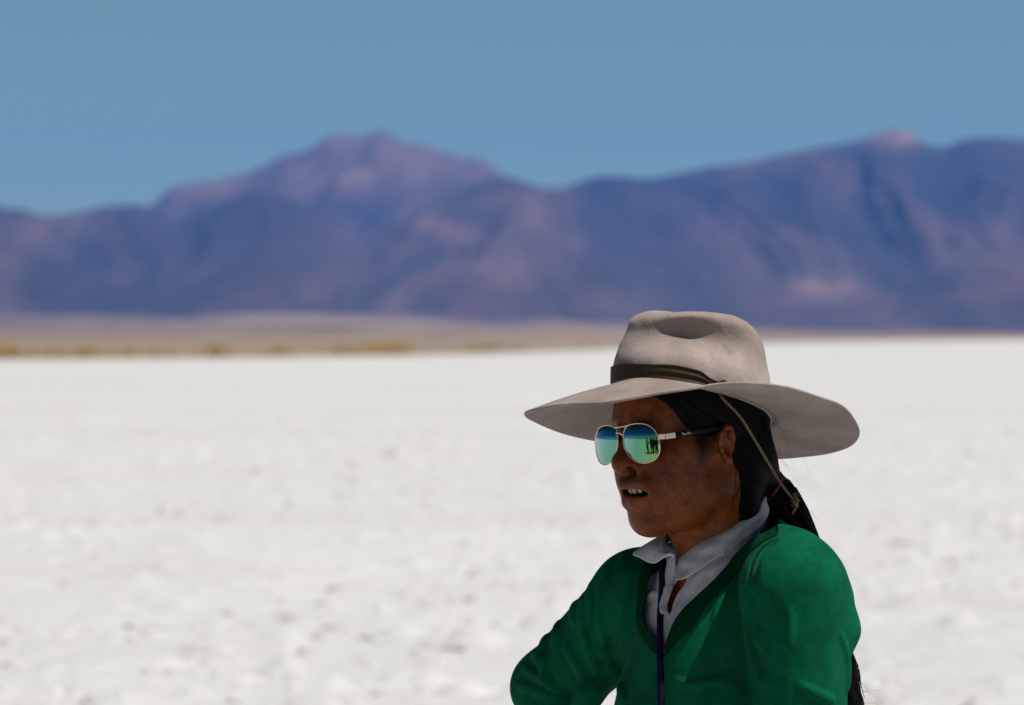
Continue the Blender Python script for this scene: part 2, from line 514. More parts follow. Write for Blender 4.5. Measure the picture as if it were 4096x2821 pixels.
def capsule(a, b, ra, rb=None):
    a = np.asarray(a, float); b = np.asarray(b, float); rb = ra if rb is None else rb
    ab = b - a; L2 = float(ab @ ab) + 1e-12
    def f(x, y, z):
        X, Y, Z = x - a[0], y - a[1], z - a[2]
        t = np.clip((X*ab[0] + Y*ab[1] + Z*ab[2]) / L2, 0, 1)
        return np.sqrt((X - t*ab[0])**2 + (Y - t*ab[1])**2 + (Z - t*ab[2])**2) - (ra + (rb - ra) * t)
    c = (a + b) / 2
    return (c, np.abs(ab) / 2 + max(ra, rb), f)
def chain(F, pts, radii, k, op='u'):
    for (p, q, r, s) in zip(pts[:-1], pts[1:], radii[:-1], radii[1:]):
        F.add(capsule(p, q, r, s), k, op)

def relax(V, F, n=1, w=0.5):
    """a few rounds of smoothing"""
    for _ in range(n):
        s = np.zeros_like(V); c = np.zeros(len(V))
        for k in range(4):
            a, b = F[:, k], F[:, (k + 1) % 4]
            for d in range(3):
                s[:, d] += np.bincount(a, V[b, d], len(V)) + np.bincount(b, V[a, d], len(V))
            c += np.bincount(a, minlength=len(V)) + np.bincount(b, minlength=len(V))
        V = V * (1 - w) + w * s / np.maximum(c, 1)[:, None]
    return V

def graded(lo, hi, flo, fhi, fine, coarse):
    """grid lines: fine spacing inside [flo, fhi], growing to coarse outside"""
    mid = np.arange(flo, fhi, fine)
    out = [mid]
    s, p = fine, flo; L = []
    while p > lo:
        s = min(s * 1.12, coarse); p -= s; L.append(p)
    s, p = fine, mid[-1]; H = []
    while p < hi:
        s = min(s * 1.12, coarse); p += s; H.append(p)
    return np.concatenate([L[::-1], mid, H])

def tube(pts, r, n=8, closed=False, caps=True, flat=1.0, up=None):
    """a round (or flattened) tube along a polyline -> verts, faces"""
    P = np.asarray(pts, float); m_ = len(P)
    rr = np.full(m_, r) if np.isscalar(r) else np.asarray(r, float)
    T = np.gradient(P, axis=0) if not closed else (np.roll(P, -1, 0) - np.roll(P, 1, 0))
    T /= np.linalg.norm(T, axis=1)[:, None] + 1e-12
    u = np.asarray(up if up is not None else (0.0, 0.0, 1.0), float)
    if abs(u @ T[0]) > 0.95: u = np.array([1.0, 0.2, 0.0])
    V, F = [], []
    prev = None
    for i in range(m_):
        ref = u if (up is not None or prev is None) else prev
        a = ref - (ref @ T[i]) * T[i]; a /= np.linalg.norm(a) + 1e-12
        b = np.cross(T[i], a); prev = a
        for k in range(n):
            t = 2 * math.pi * k / n
            V.append(P[i] + rr[i] * (math.cos(t) * a * flat + math.sin(t) * b))
    seg = m_ if closed else m_ - 1
    for i in range(seg):
        j = (i + 1) % m_
        for k in range(n):
            l = (k + 1) % n
            F.append((i*n + k, j*n + k, j*n + l, i*n + l))
    if caps and not closed:
        F.append(tuple(range(n))[::-1]); F.append(tuple((m_-1)*n + k for k in range(n)))
    F = [f[::-1] for f in F]
    return V, F
def merge(parts):
    V, F, o = [], [], 0
    for v, f in parts:
        V += [tuple(p) for p in v]; F += [tuple(i + o for i in q) for q in f]; o += len(v)
    return V, F
def resample(pts, n, closed=False):
    """smooth curve through the points (Catmull-Rom), n samples evenly spaced"""
    P = np.asarray(pts, float)
    if closed: Q = np.concatenate([P[-1:], P, P[:2]])
    else: Q = np.concatenate([2*P[:1]-P[1:2], P, 2*P[-1:]-P[-2:-1]])
    out = []
    for i in range(1, len(Q) - 2):
        t = np.linspace(0, 1, 24, endpoint=False)[:, None]
        p0, p1, p2, p3 = Q[i-1], Q[i], Q[i+1], Q[i+2]
        out.append(0.5 * (2*p1 + (p2-p0)*t + (2*p0-5*p1+4*p2-p3)*t*t + (-p0+3*p1-3*p2+p3)*t**3))
    out = np.concatenate(out + ([P[:1]] if closed else [P[-1:]]))
    s = np.concatenate([[0], np.cumsum(np.linalg.norm(np.diff(out, axis=0), axis=1))])
    q = np.linspace(0, s[-1], n + 1)[:-1] if closed else np.linspace(0, s[-1], n)
    return np.stack([np.interp(q, s, out[:, d]) for d in range(P.shape[1])], -1)
def grid_faces(nu, nv, closed_u=False):
    F = []
    for i in range(nu if closed_u else nu - 1):
        for j in range(nv - 1):
            a, b = i * nv, ((i + 1) % nu) * nv
            F.append((a + j, b + j, b + j + 1, a + j + 1))
    return F
def solidify(o, t, offset=-1.0):
    md = o.modifiers.new('solid', 'SOLIDIFY'); md.thickness = t; md.offset = offset
    return md
def subsurf(o, n=1):
    md = o.modifiers.new('sub', 'SUBSURF'); md.levels = n; md.render_levels = n

# ------------------------------------------------------------------ the person: frames
HC = px(2767, 1727)                                # middle of the head at ear / eye height
def make_frame(yaw, pitch, roll):
    y_, p_, r_ = map(math.radians, (yaw, pitch, roll))
    F0 = np.array([-math.sin(y_), -math.cos(y_), 0]); L0 = np.array([math.cos(y_), -math.sin(y_), 0]); U0 = np.array([0, 0, 1.0])
    F1 = F0 * math.cos(p_) - U0 * math.sin(p_); U1 = U0 * math.cos(p_) + F0 * math.sin(p_)
    L2 = L0 * math.cos(r_) + U1 * math.sin(r_); U2 = U1 * math.cos(r_) - L0 * math.sin(r_)
    return np.array([F1, L2, U2])
HR = make_frame(54, 5, 2.5)                        # head: rows forward, her left, up
TR = make_frame(38, 0, 0)                          # torso
TC = HC + np.array([0.035, 0.03, -0.19])           # pit of the neck, on the neck's axis
def H(f, l, u): return HC + f * HR[0] + l * HR[1] + u * HR[2]
def HF(f, l, u):
    """face coordinates: the lower face sits a little higher, the mouth a little further forward"""
    w = min(max((-u - 0.012) / 0.02, 0), 1) * min(max((f - 0.01) / 0.03, 0), 1)
    v = max(0, 1 - abs(u + 0.068) / 0.024) ** 0.7 * min(max((f - 0.05) / 0.02, 0), 1)
    return H(f + 0.0058 * v, l, u + 0.0055 * w)
def T(f, l, u): return TC + f * TR[0] + l * TR[1] + u * TR[2]

SHL, SHR = px(3176, 2364, -0.095), px(2560, 2397, 0.10)     # shoulder joints
ELL = px(3228, 3230, -0.105)
ELR = px(2200, 2750, 0.26)
HANDR = px(2400, 3220, 0.10)
HANDL = px(3150, 3760, -0.21)

def sculpt_body():
    xs = graded(HC[0]-.33, HC[0]+.30, HC[0]-.125, HC[0]+.11, 0.0016, 0.008)
    ys = graded(HC[1]-.28, HC[1]+.33, HC[1]-.125, HC[1]+.10, 0.0016, 0.008)
    zs = graded(-0.01, HC[2]+.135, HC[2]-.15, HC[2]+.04, 0.0016, 0.008)
    B = Field(xs, ys, zs)
    E = lambda c, r, R=None: ellipsoid(HF(*c), r, HR if R is None else R @ HR)
    C = lambda a, b, ra, rb=None: capsule(HF(*a), HF(*b), ra, rb)
    S = lambda c, r: sphere(HF(*c), r)
    # skull and face masses
    B.add(E((-0.002, 0, 0.035), (0.098, 0.073, 0.084)), 0.01)
    B.add(E((0.036, 0, -0.028), (0.060, 0.059, 0.075)), 0.02)
    B.add(E((0.045, 0, -0.070), (0.050, 0.044, 0.042)), 0.02)
    B.add(E((0.066, 0, 0.028), (0.031, 0.053, 0.040)), 0.02)
    for s in (1, -1):
        B.add(C((0.006, 0.050*s, -0.070), (0.046, 0.038*s, -0.094), 0.018, 0.020), 0.028)
        B.add(C((0.046, 0.036*s, -0.094), (0.076, 0.012*s, -0.107), 0.020, 0.0165), 0.026)
        B.add(C((0.002, 0.056*s, -0.030), (0.006, 0.050*s, -0.070), 0.013, 0.016), 0.02)
        B.add(E((0.063, 0.040*s, -0.028), (0.025, 0.023, 0.021)), 0.018)
        B.add(C((0.058, 0.050*s, -0.018), (0.010, 0.063*s, -0.012), 0.014, 0.008), 0.02)
        B.add(S((0.058, 0.036*s, -0.058), 0.0280), 0.026)
        B.add(C((0.090, 0.012*s, 0.020), (0.074, 0.042*s, 0.018), 0.009, 0.008), 0.016)
        B.add(S((0.106, 0.033*s, 0.000), 0.014), 0.014, 's')
        B.add(S((0.080, 0.032*s, 0.000), 0.0135), 0.006)
    for s in (1, -1): B.add(E((-0.004, 0.024*s, -0.090), (0.044, 0.026, 0.025)), 0.020)
    # chin
    B.add(S((0.080, 0, -0.104), 0.020), 0.016)
    B.add(E((0.066, 0, -0.108), (0.022, 0.026, 0.0155)), 0.012)
    # muzzle
    B.add(E((0.074, 0, -0.066), (0.031, 0.034, 0.029)), 0.018)
    # nose
    B.add(C((0.092, 0, 0.006), (0.109, 0, -0.024), 0.0072, 0.0095), 0.012)
    B.add(S((0.1135, 0, -0.0335), 0.0132), 0.008)
    for s in (1, -1):
        B.add(E((0.0985, 0.0150*s, -0.0370), (0.0130, 0.0080, 0.0095)), 0.006)
        B.add(C((0.100, 0.005*s, -0.014), (0.092, 0.015*s, -0.030), 0.0065, 0.0075), 0.012)
    B.add(C((0.110, 0, -0.0405), (0.098, 0, -0.0465), 0.0050, 0.0050), 0.006)
    for s in (1, -1):
        B.add(ellipsoid(HF(0.1065, 0.0112*s, -0.0438), (0.0090, 0.0047, 0.0058), make_local(22*s, 8) @ HR), 0.003, 's')
    # philtrum columns, upper lip
    for s in (1, -1):
        B.add(C((0.0985, 0.0045*s, -0.047), (0.1075, 0.0055*s, -0.0555), 0.0030, 0.0030), 0.006)
    up = [(0.0800, -0.0275, -0.0690), (0.0940, -0.0175, -0.0640), (0.1030, -0.0080, -0.0612), (0.1050, 0, -0.0622), (0.1030, 0.0080, -0.0610),
          (0.0945, 0.0175, -0.0612), (0.0800, 0.0285, -0.0665)]
    chain(B, [HF(*p) for p in up], [0.0035, 0.0062, 0.0074, 0.0074, 0.0074, 0.0062, 0.0035], 0.005)
    lo = [(0.0800, -0.0270, -0.0720), (0.0900, -0.0165, -0.0800), (0.0985, -0.0065, -0.0825), (0.0985, 0.0065, -0.0825), (0.0910, 0.0165, -0.0800), (0.0800, 0.0280, -0.0715)]
    chain(B, [HF(*p) for p in lo], [0.0035, 0.0068, 0.0086, 0.0086, 0.0068, 0.0035], 0.007)
    # open mouth
    B.add(ellipsoid(HF(0.090, 0.0060, -0.0708), (0.026, 0.0216, 0.0054), make_local(0, 0, -8) @ HR), 0.003, 's')
    B.add(E((0.078, 0.002, -0.072), (0.022, 0.022, 0.010)), 0.002, 's')
    # creases beside the nose and under the lower lip
    for s in (1, -1):
        chain(B, [HF(0.1010, 0.0250*s, -0.0330), HF(0.0985, 0.0320*s, -0.0480), HF(0.0925, 0.0390*s, -0.0620), HF(0.085, 0.043*s, -0.074)],
              [0.0025, 0.0028, 0.0024, 0.0015], 0.012, 's')
    # ears
    for s in (1, -1):
        ER = make_local(30*s, -8) @ HR
        e = lambda f, l, u: H(0.0145, 0.0745*s, -0.0185) + 1.08 * f * ER[0] + s * l * 1.1 * ER[1] + .76 * u * ER[2]
        B.add(ellipsoid(e(-0.006, 0.003, 0.000), (0.0135, 0.0060, 0.0185), ER), 0.006)
        rim = [(0.0085, 0.003, 0.006), (0.007, 0.0065, 0.022), (-0.004, 0.0085, 0.029), (-0.0155, 0.0085, 0.024), (-0.0205, 0.0080, 0.008), (-0.0165, 0.0065, -0.009), (-0.009, 0.005, -0.019)]
        chain(B, [e(*q) for q in rim], [0.0028, 0.0031, 0.0034, 0.0036, 0.0033, 0.0029, 0.0030], 0.002)
        B.add(ellipsoid(e(-0.0035, 0.0055, -0.0245), (0.0072, 0.0046, 0.0080), ER), 0.004)
        B.add(ellipsoid(e(-0.0010, 0.0085, -0.004), (0.0072, 0.0080, 0.0088), ER), 0.003, 's')
        B.add(ellipsoid(e(-0.0085, 0.0085, 0.016), (0.0050, 0.0032, 0.0062), ER), 0.002, 's')
        B.add(ellipsoid(e(0.0075, 0.0035, -0.005), (0.0032, 0.0035, 0.0055), ER), 0.002)
        B.add(capsule(e(-0.0125, 0.0055, 0.012), e(-0.0125, 0.0055, -0.008), 0.0022), 0.002)
    # neck
    neck_masses(B, 0.0)
    # torso, arms, hands, legs (under the clothes)
    torso_masses(B, -0.013)
    arm_masses(B, -0.014)
    for side, (hand, elbow) in ((1, (HANDL, ELL)), (-1, (HANDR, ELR))):
        d = (hand - elbow) / np.linalg.norm(hand - elbow)
        across = np.cross(d, TR[0]); across /= np.linalg.norm(across)
        nrm = np.cross(across, d)
        B.add(ellipsoid(hand + 0.045 * d, (0.048, 0.040, 0.015), np.array([d, across, nrm])), 0.012)
        for q, (off, ln, rr) in enumerate(((0.030, 0.062, .0085), (0.010, 0.072, .009), (-0.010, 0.068, .0088), (-0.030, 0.052, .008))):
            b0 = hand + 0.080 * d + off * across
            b1 = b0 + d * ln * .55 + across * off * .12; b2 = b1 + d * ln * .40 + nrm * .018
            B.add(capsule(b0, b1, rr, rr * .95), 0.004); B.add(capsule(b1, b2, rr * .95, rr * .8), 0.004)
        t0 = hand + 0.02 * d + 0.036 * across
        B.add(capsule(t0, t0 + .03 * d + .026 * across, .012, .010), 0.008)
        B.add(capsule(t0 + .03 * d + .026 * across, t0 + .062 * d + .030 * across + .008 * nrm, .010, .008), 0.004)
    for s in (1, -1):
        hip, knee, ank = T(-0.01, .080*s, -.46), T(0.0, .085*s, -.83), T(-0.015, .090*s, -1.20)
        B.add(capsule(hip, knee, .078, .052), 0.03); B.add(capsule(knee, ank, .050, .036), 0.02)
        B.add(capsule(T(-0.03, .090*s, -1.245), T(0.10, .105*s, -1.258), .030, .022), 0.02)
    V, F = B.mesh()
    return V, F

def make_local(yaw=0, pitch=0, roll=0):
    y_, p_, r_ = map(math.radians, (yaw, pitch, roll))
    Rz = np.array([[math.cos(y_), math.sin(y_), 0], [-math.sin(y_), math.cos(y_), 0], [0, 0, 1]])
    Ry = np.array([[math.cos(p_), 0, math.sin(p_)], [0, 1, 0], [-math.sin(p_), 0, math.cos(p_)]])
    Rx = np.array([[1, 0, 0], [0, math.cos(r_), math.sin(r_)], [0, -math.sin(r_), math.cos(r_)]])
    return Rx @ Ry @ Rz

def neck_masses(B, g):
    B.add(capsule(H(-0.022, 0, -0.070), TC + np.array([0.002, 0.004, -0.02]), 0.049 + g, 0.055 + g), 0.022)
    B.add(capsule(H(0.018, 0, -0.098), T(0.030, 0, -0.015), 0.022 + g, 0.024 + g), 0.026)
    for s in (1, -1):
        B.add(capsule(H(-0.020, 0.055*s, -0.055), T(0.040, 0.018*s, -0.022), 0.012 + g, 0.010 + g), 0.022)

def torso_masses(B, g):
    """rib cage, shoulders and hips; g grows (clothes) or shrinks (skin) the shape"""
    E = lambda c, r: ellipsoid(T(*c), np.array(r) + g, TR)
    B.add(E((0.000, 0, -0.17), (0.104, 0.134, 0.195)), 0.02)
    B.add(E((-0.012, 0, -0.06), (0.080, 0.125, 0.090)), 0.03)
    B.add(E((0.0, 0, -0.32), (0.095, 0.126, 0.170)), 0.04)
    B.add(E((-0.01, 0, -0.45), (0.115, 0.165, 0.120)), 0.05)
    for s in (1, -1):
        B.add(ellipsoid(T(0.052, 0.054*s, -0.200), np.array((0.050, 0.054, 0.075)) + g, TR), 0.035)
        B.add(capsule(T(-0.022, 0.035*s, 0.020), T(-0.014, 0.095*s, -0.020), 0.042 + g, 0.046 + g), 0.04)
    B.add(capsule(TC + np.array([0, 0, .005]), T(0, 0, -.08), 0.062 + g, 0.08 + g), 0.04)

def arm_masses(B, g):
    B.add(sphere(SHL, 0.064 + g), 0.02); B.add(sphere(SHR, 0.058 + g), 0.03)
    B.add(capsule(SHL, ELL, 0.066 + g, 0.046 + g), 0.008)
    B.add(capsule(ELL, HANDL, 0.046 + g, 0.036 + g), 0.02)
    B.add(capsule(SHR, ELR, 0.058 + g, 0.0455 + g), 0.02)
    B.add(capsule(ELR, HANDR, 0.045 + g, 0.036 + g), 0.02)

bodyV, bodyF = sculpt_body()
bodyV = relax(bodyV, bodyF, 1, 0.35)
m = Mat('skin')
tone = m.ramp(m.math('ADD', m.math('MULTIPLY', m.noise(60, 5, 0.7), .6), m.math('MULTIPLY', m.noise(330, 4, 0.7), .4)), [(0.34, (0.050, 0.0115, 0.0022)), (0.50, (0.128, 0.0305, 0.0045)), (0.66, (0.200, 0.052, 0.0085))])
blotch = m.math('MULTIPLY', m.attr('melasma'), m.ramp(m.noise(230, 4, 0.7), [(0.36, (0.30, 0.30, 0.30)), (0.60, (1, 1, 1))]))
tone = m.mix(blotch, tone, (0.030, 0.008, 0.004))
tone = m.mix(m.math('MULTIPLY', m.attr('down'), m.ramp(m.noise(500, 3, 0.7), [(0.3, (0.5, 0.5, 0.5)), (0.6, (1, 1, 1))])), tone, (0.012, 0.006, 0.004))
tone = m.mix(m.attr('lip'), tone, (0.150, 0.042, 0.030))
tone = m.mix(m.attr('mouth'), tone, (0.015, 0.004, 0.003))  # dark mouth lining, and shade painted into the nostrils
m.color(tone)
m.set(Roughness=0.44)
m.b.inputs['Subsurface Weight'].default_value = 0.08
m.b.inputs['Subsurface Radius'].default_value = (0.006, 0.002, 0.001)
m.b.inputs['Subsurface Scale'].default_value = 0.5
m.b.inputs['Specular IOR Level'].default_value = 0.17
m.bump(m.math('ADD', m.noise(900, 3, 0.6), m.math('MULTIPLY', m.noise(160, 3, 0.6), 0.7)), 0.22, 0.001)
M_SKIN = m.m
person = mesh_obj('person', bodyV, bodyF, M_SKIN)
tag(person, 'young person in green sweater, wide hat and mirrored sunglasses, hand on hip, looking aside', 'person')
Q = (bodyV - HC) @ HR.T                              # vertices in head coordinates f, l, u
gauss = lambda c, r: np.exp(-((((Q - np.array(c)) / np.array(r)) ** 2).sum(1)))
mel = 0.85 * gauss((0.078, 0.046, -0.044), (0.024, 0.022, 0.019)) + 0.55 * gauss((0.085, 0.018, -0.102), (0.02, 0.02, 0.012)) \
    + 0.4 * gauss((0.07, 0.045, -0.055), (0.02, 0.02, 0.012)) + 0.5 * gauss((0.10, 0.0, -0.052), (0.012, 0.018, 0.006))
for _ in range(46):
    a = RNG.uniform(-0.02, 0.075); u = RNG.uniform(-0.11, -0.02)
    d2 = (Q[:, 0] - a) ** 2 + (Q[:, 2] - u) ** 2
    mel = np.maximum(mel, (Q[:, 1] > 0.01) * RNG.uniform(.5, 1.0) * np.exp(-d2 / RNG.uniform(.0007, .0015) ** 2))
set_attr(person, 'melasma', np.clip(mel, 0, 1))
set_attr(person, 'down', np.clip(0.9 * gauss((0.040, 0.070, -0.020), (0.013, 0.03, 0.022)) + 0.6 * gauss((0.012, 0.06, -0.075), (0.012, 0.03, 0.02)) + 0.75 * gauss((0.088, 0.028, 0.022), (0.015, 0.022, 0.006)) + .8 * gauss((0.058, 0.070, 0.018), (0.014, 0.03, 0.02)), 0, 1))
def near_chain(pts, rad):
    d = np.full(len(Q), 9.0)
    for p, q in zip(pts[:-1], pts[1:]):
        p, q = np.array(p), np.array(q); ab = q - p
        t = np.clip(((Q - p) @ ab) / (ab @ ab), 0, 1)
        d = np.minimum(d, np.linalg.norm(Q - p - t[:, None] * ab, axis=1))
    return smoothstep(rad * 1.25, rad * 0.95, d)
upl = [(0.080, -0.0275, -0.0690), (0.094, -0.0175, -0.0640), (0.103, -0.008, -0.0622), (0.105, 0, -0.0630), (0.103, 0.008, -0.0620), (0.0945, 0.0175, -0.0622), (0.08, 0.0285, -0.0670)]
lol = [(0.08, -0.027, -0.0715), (0.09, -0.0165, -0.0795), (0.0985, -0.0065, -0.0815), (0.0985, 0.0065, -0.0815), (0.091, 0.0165, -0.0795), (0.08, 0.028, -0.0712)]
SH = lambda P: [tuple((HF(*p) - HC) @ HR.T) for p in P]
set_attr(person, 'lip', np.maximum(near_chain(SH(upl), 0.0078), 0.8 * near_chain(SH(lol), 0.0092)))
set_attr(person, 'mouth', smoothstep(0.0985, 0.093, Q[:, 0]) * (np.abs(Q[:, 1]) < 0.028) * (np.abs(Q[:, 2] + 0.0657) < 0.010) * (Q[:, 0] > 0.04) + .85 * np.clip(1.6 * np.maximum(gauss(SH([(0.1055, 0.0112, -0.0430)])[0], (.0065, .0034, .0044)), gauss(SH([(0.1055, -0.0112, -0.0430)])[0], (.0065, .0034, .0044))), 0, 1))  # inside of the mouth; the two gaussians paint nostril shade

# teeth: five of the upper row show between the lips
m = Mat('enamel')
m.color(m.mix(m.ramp(m.noise(260, 2), [(0.4, (0, 0, 0)), (0.62, (1, 1, 1))]), (0.50, 0.43, 0.30), (0.38, 0.25, 0.07)))
m.set(Roughness=0.25)
for k, (l, w, hgt) in enumerate(((-0.0045, .0060, .0090), (0.0042, .0062, .0098), (0.0118, .0054, .0090), (0.0184, .0052, .0080), (0.0242, .0044, .0066))):
    f = 0.0985 - l * l / 0.046
    dirv = np.array([1.0, 2 * l / 0.046, 0]); dirv /= np.linalg.norm(dirv)
    lat = np.array([-dirv[1], dirv[0], 0])
    c = np.array([f - 0.003, l, -0.0690 + (0.0004 * k)])
    V = []
    for (du, sc) in ((0.5, .82), (0.28, .95), (-0.1, 1.0), (-0.38, .94), (-0.5, .72)):
        for t in np.linspace(0, 2 * math.pi, 12, endpoint=False):
            ct, st = math.cos(t), math.sin(t)
            p = c + lat * (w / 2 * sc * np.sign(ct) * abs(ct) ** .6) + dirv * (0.0026 * sc * np.sign(st) * abs(st) ** .7) + np.array([0, 0, du * hgt])
            V.append(HF(*p))
    F = [(i*12 + j, i*12 + (j+1) % 12, (i+1)*12 + (j+1) % 12, (i+1)*12 + j) for i in range(4) for j in range(12)]
    F += [tuple(range(11, -1, -1)), tuple(48 + j for j in range(12))]
    t_ = mesh_obj('tooth', V, F, m.m, person)

# ------------------------------------------------------------------ the felt hat
HATC = px(2770, 1577)                               # middle of the crown's base
AZ = math.radians(54)
HF2 = np.array([-math.sin(AZ), -math.cos(AZ), 0]); HL2 = np.array([math.cos(AZ), -math.sin(AZ), 0])
PSI0 = math.radians(33)                             # psi = 0 at the left tip of the brim as photographed
def per_spline(deg, val, q):
    d = np.array(deg, float); v = np.array(val, float)
    d = np.concatenate([d - 360, d, d + 360]); v = np.concatenate([v, v, v])
    return spline(d, v, np.mod(q, 360))
# height of the brim's edge against the crown base (metres), by direction psi
edge_deg = [0, 23, 36, 63, 77, 90.6, 96, 100, 110, 121.5, 135, 153.8, 166, 180, 191, 206, 225, 238, 270, 304.6, 313.5, 321.4, 331, 345.4]
edge_row = [1663, 1640, 1629, 1612, 1583, 1557, 1545, 1540, 1538, 1553, 1588, 1644, 1700, 1744, 1776, 1807, 1832, 1841, 1815, 1766, 1750.5, 1735, 1713, 1682]
def edge_z(psi): return (1577 - per_spline(edge_deg, edge_row, np.degrees(psi))) / 3200.0
def base_z(psi): return (75 * np.sin(psi) + 55.5 * np.cos(psi) - 47) / 3200.0
def hat_pt(f, l, z): return HATC + f[..., None] * HF2 + l[..., None] * HL2 + z[..., None] * np.array([0, 0, 1.0])
CA, CB = 0.1085, 0.0855                            # crown base half axes
OA, OB = 0.2175, 0.1945                            # brim half axes
def persp(P):
    """photo rows were measured at the person's depth: rescale for points nearer or further"""
    s = (P[..., 1] - CAM_Y) / (HATC[1] - CAM_Y)
    Q_ = P.copy(); Q_[..., 2] = CAM_H + (P[..., 2] - CAM_H) * s
    return Q_

m = Mat('felt')
fine = m.noise(420, 4, 0.7)
soft = m.noise(16, 3, 0.5)
c = m.ramp(soft, [(0.35, (0.215, 0.168, 0.140)), (0.55, (0.268, 0.216, 0.186)), (0.7, (0.312, 0.260, 0.228))])
c = m.mix(m.ramp(fine, [(0.35, (0.34, 0.34, 0.34)), (0.55, (0, 0, 0))]), c, (0.15, 0.112, 0.09))
stain = m.ramp(m.noise(38, 4, 0.65), [(0.60, (0, 0, 0)), (0.74, (0.6, 0.6, 0.6))])
c = m.mix(stain, c, (0.13, 0.088, 0.066))
m.color(c)
m.set(Roughness=0.95)
m.b.inputs['Specular IOR Level'].default_value = 0.1
m.b.inputs['Sheen Weight'].default_value = 0.12
m.b.inputs['Sheen Roughness'].default_value = 0.4
m.bump(m.math('ADD', fine, m.noise(160, 3, 0.6)), 0.55, 0.0012)
M_FELT = m.m

hat = empty('hat', tuple(HATC))
tag(hat, 'wide grey felt hat with dark ribbon band and chin cord, worn on the head', 'hat')
def hat_part(name, V, F, mat, parent=None):
    o = mesh_obj(name, np.asarray(V) - HATC, F, mat, parent or hat)
    return o

# crown: from the base up, over the rounded shoulder and into the top
nu, nv = 240, 90
psi = np.linspace(0, 2 * math.pi, nu, endpoint=False)[:, None]
phi = psi - PSI0
s = np.linspace(0, 1, nv)[None, :]
# profile of the block: radius and height along the outline, base to top
pk_r = np.array([1.0, .993, .980, .96, .928, .885, .835, .765, .66, .50, .28, 0.0])
pk_t = np.array([0.0, .15, .32, .50, .67, .79, .875, .930, .965, .987, .997, 1.0])
arc = np.concatenate([[0], np.cumsum(np.hypot(np.diff(pk_r), np.diff(pk_t)))]); arc /= arc[-1]
rho = spline(arc, pk_r, s); tt = spline(arc, pk_t, s)
f = CA * np.cos(phi) * rho; l = CB * np.sin(phi) * rho
top = np.interp(f, [-.11, -.10, -.077, -.052, -.03, .015, .040, .066, .09, .11], [.076, .0805, .0880, .0960, .1015, .1060, .1070, .1055, .1015, .097])
pdeg = np.degrees(psi)
inw = np.zeros_like(f)
for c0, dp in ((80.0, .0365), (-42.0, .012)):          # near pinch and the one on the far side
    da = (pdeg - c0 + 180) % 360 - 180
    inw = inw + dp * np.exp(-(da / (60.0 if dp > .02 else 24.0)) ** 2) * np.exp(-((tt - 0.715 + 0.0010 * da) / 0.235) ** 2)
keep = np.exp(-((((pdeg - 84 + 180) % 360 - 180) / 34.0) ** 2)) * np.exp(-((tt - .93) / .05) ** 2) * .02
f = f * (1 + keep); l = l * (1 + keep)
z = base_z(psi) * (1 - tt) + top * tt
f = f - inw * np.cos(phi); l = l - inw * np.sin(phi); z = z - 0.12 * inw
# lengthwise hollow in the top
z = z - 0.010 * np.exp(-(l / 0.022) ** 2) * smoothstep(0.80, 0.40, rho) * np.exp(-((f + 0.01) / 0.05) ** 2)
# gentle unevenness of worn felt
un = fbm(f * 22, l * 22, z * 22, 3) * 0.0016
f = f + un * np.cos(phi); l = l + un * np.sin(phi)
P = persp(hat_pt(f, l, z))
crown = hat_part('crown', P.reshape(-1, 3), np.array(grid_faces(nu, nv, True)), M_FELT)
solidify(crown, 0.0025, -1)

# brim
nv = 40
r = np.linspace(0, 1, nv)[None, :]
def brim_pt(psi, r, lift=0.0):
    phi = psi - PSI0
    ia, ib = CA - 0.0015, CB - 0.0015
    f = np.cos(phi) * (ia + (OA - ia) * r); l = np.sin(phi) * (ib + (OB - ib) * r)
    z = base_z(psi) + (edge_z(psi) - base_z(psi)) * (0.75 * r ** 1.1 + 0.25 * r ** 2.2) + 0.004 * np.exp(-(r / 0.05) ** 2) + lift
    z = z + fbm(f * 9, l * 9, 3.0, 2) * 0.0012 * r
    return persp(hat_pt(f, l, z))
psi = np.linspace(0, 2 * math.pi, nu, endpoint=False)[:, None]
P = brim_pt(psi, r)
F = np.array(grid_faces(nu, nv, True))
brim = hat_part('brim', P.reshape(-1, 3), F, M_FELT)
solidify(brim, 0.0034, -1)
bv = brim.modifiers.new('bevel', 'BEVEL'); bv.width = 0.0012; bv.segments = 2; bv.limit_method = 'ANGLE'

# ribbon band gathered towards the tie on the near side
m = Mat('grosgrain')
wv = m.node('ShaderNodeTexWave', wave_type='BANDS', bands_direction='X', wave_profile='SIN')
uvn = m.node('ShaderNodeAttribute', attribute_name='along')
wv.inputs['Scale'].default_value = 1.0
cmb = m.node('ShaderNodeCombineXYZ'); m.link(uvn.outputs['Fac'], cmb.inputs[0]); m.link(cmb.outputs[0], wv.inputs['Vector'])
m.color(m.mix(m.math('MULTIPLY', wv.outputs['Fac'], 0.55), (0.026, 0.0150, 0.0070), (0.085, 0.050, 0.024)))
m.set(Roughness=0.6); m.b.inputs['Specular IOR Level'].default_value = 0.15
m.bump(wv.outputs['Fac'], 0.35, 0.0008)
M_RIB = m.m
nu, nv = 360, 15
psi = np.linspace(0, 2 * math.pi, nu, endpoint=False)[:, None]
hgt = per_spline([0, 45, 63, 80, 90, 97, 104, 112, 122, 150, 200, 280, 330], [.0255, .0228, .0222, .0230, .0208, .0186, .0110, .0095, .012, .019, .022, .0255, .0255], np.degrees(psi))
t = np.linspace(0, 1, nv)[None, :]
phi = psi - PSI0
gather = smoothstep(50, 100, np.degrees(psi)) * (1 - smoothstep(108, 150, np.degrees(psi)))
pleat = gather * (0.0011 * np.sin(t * 2 * math.pi * 2.0 + 1.2) - 0.0016 * np.exp(-((t - 0.42) / 0.10) ** 2)) + 0.0012 * gather
zz = 0.0015 + hgt * t
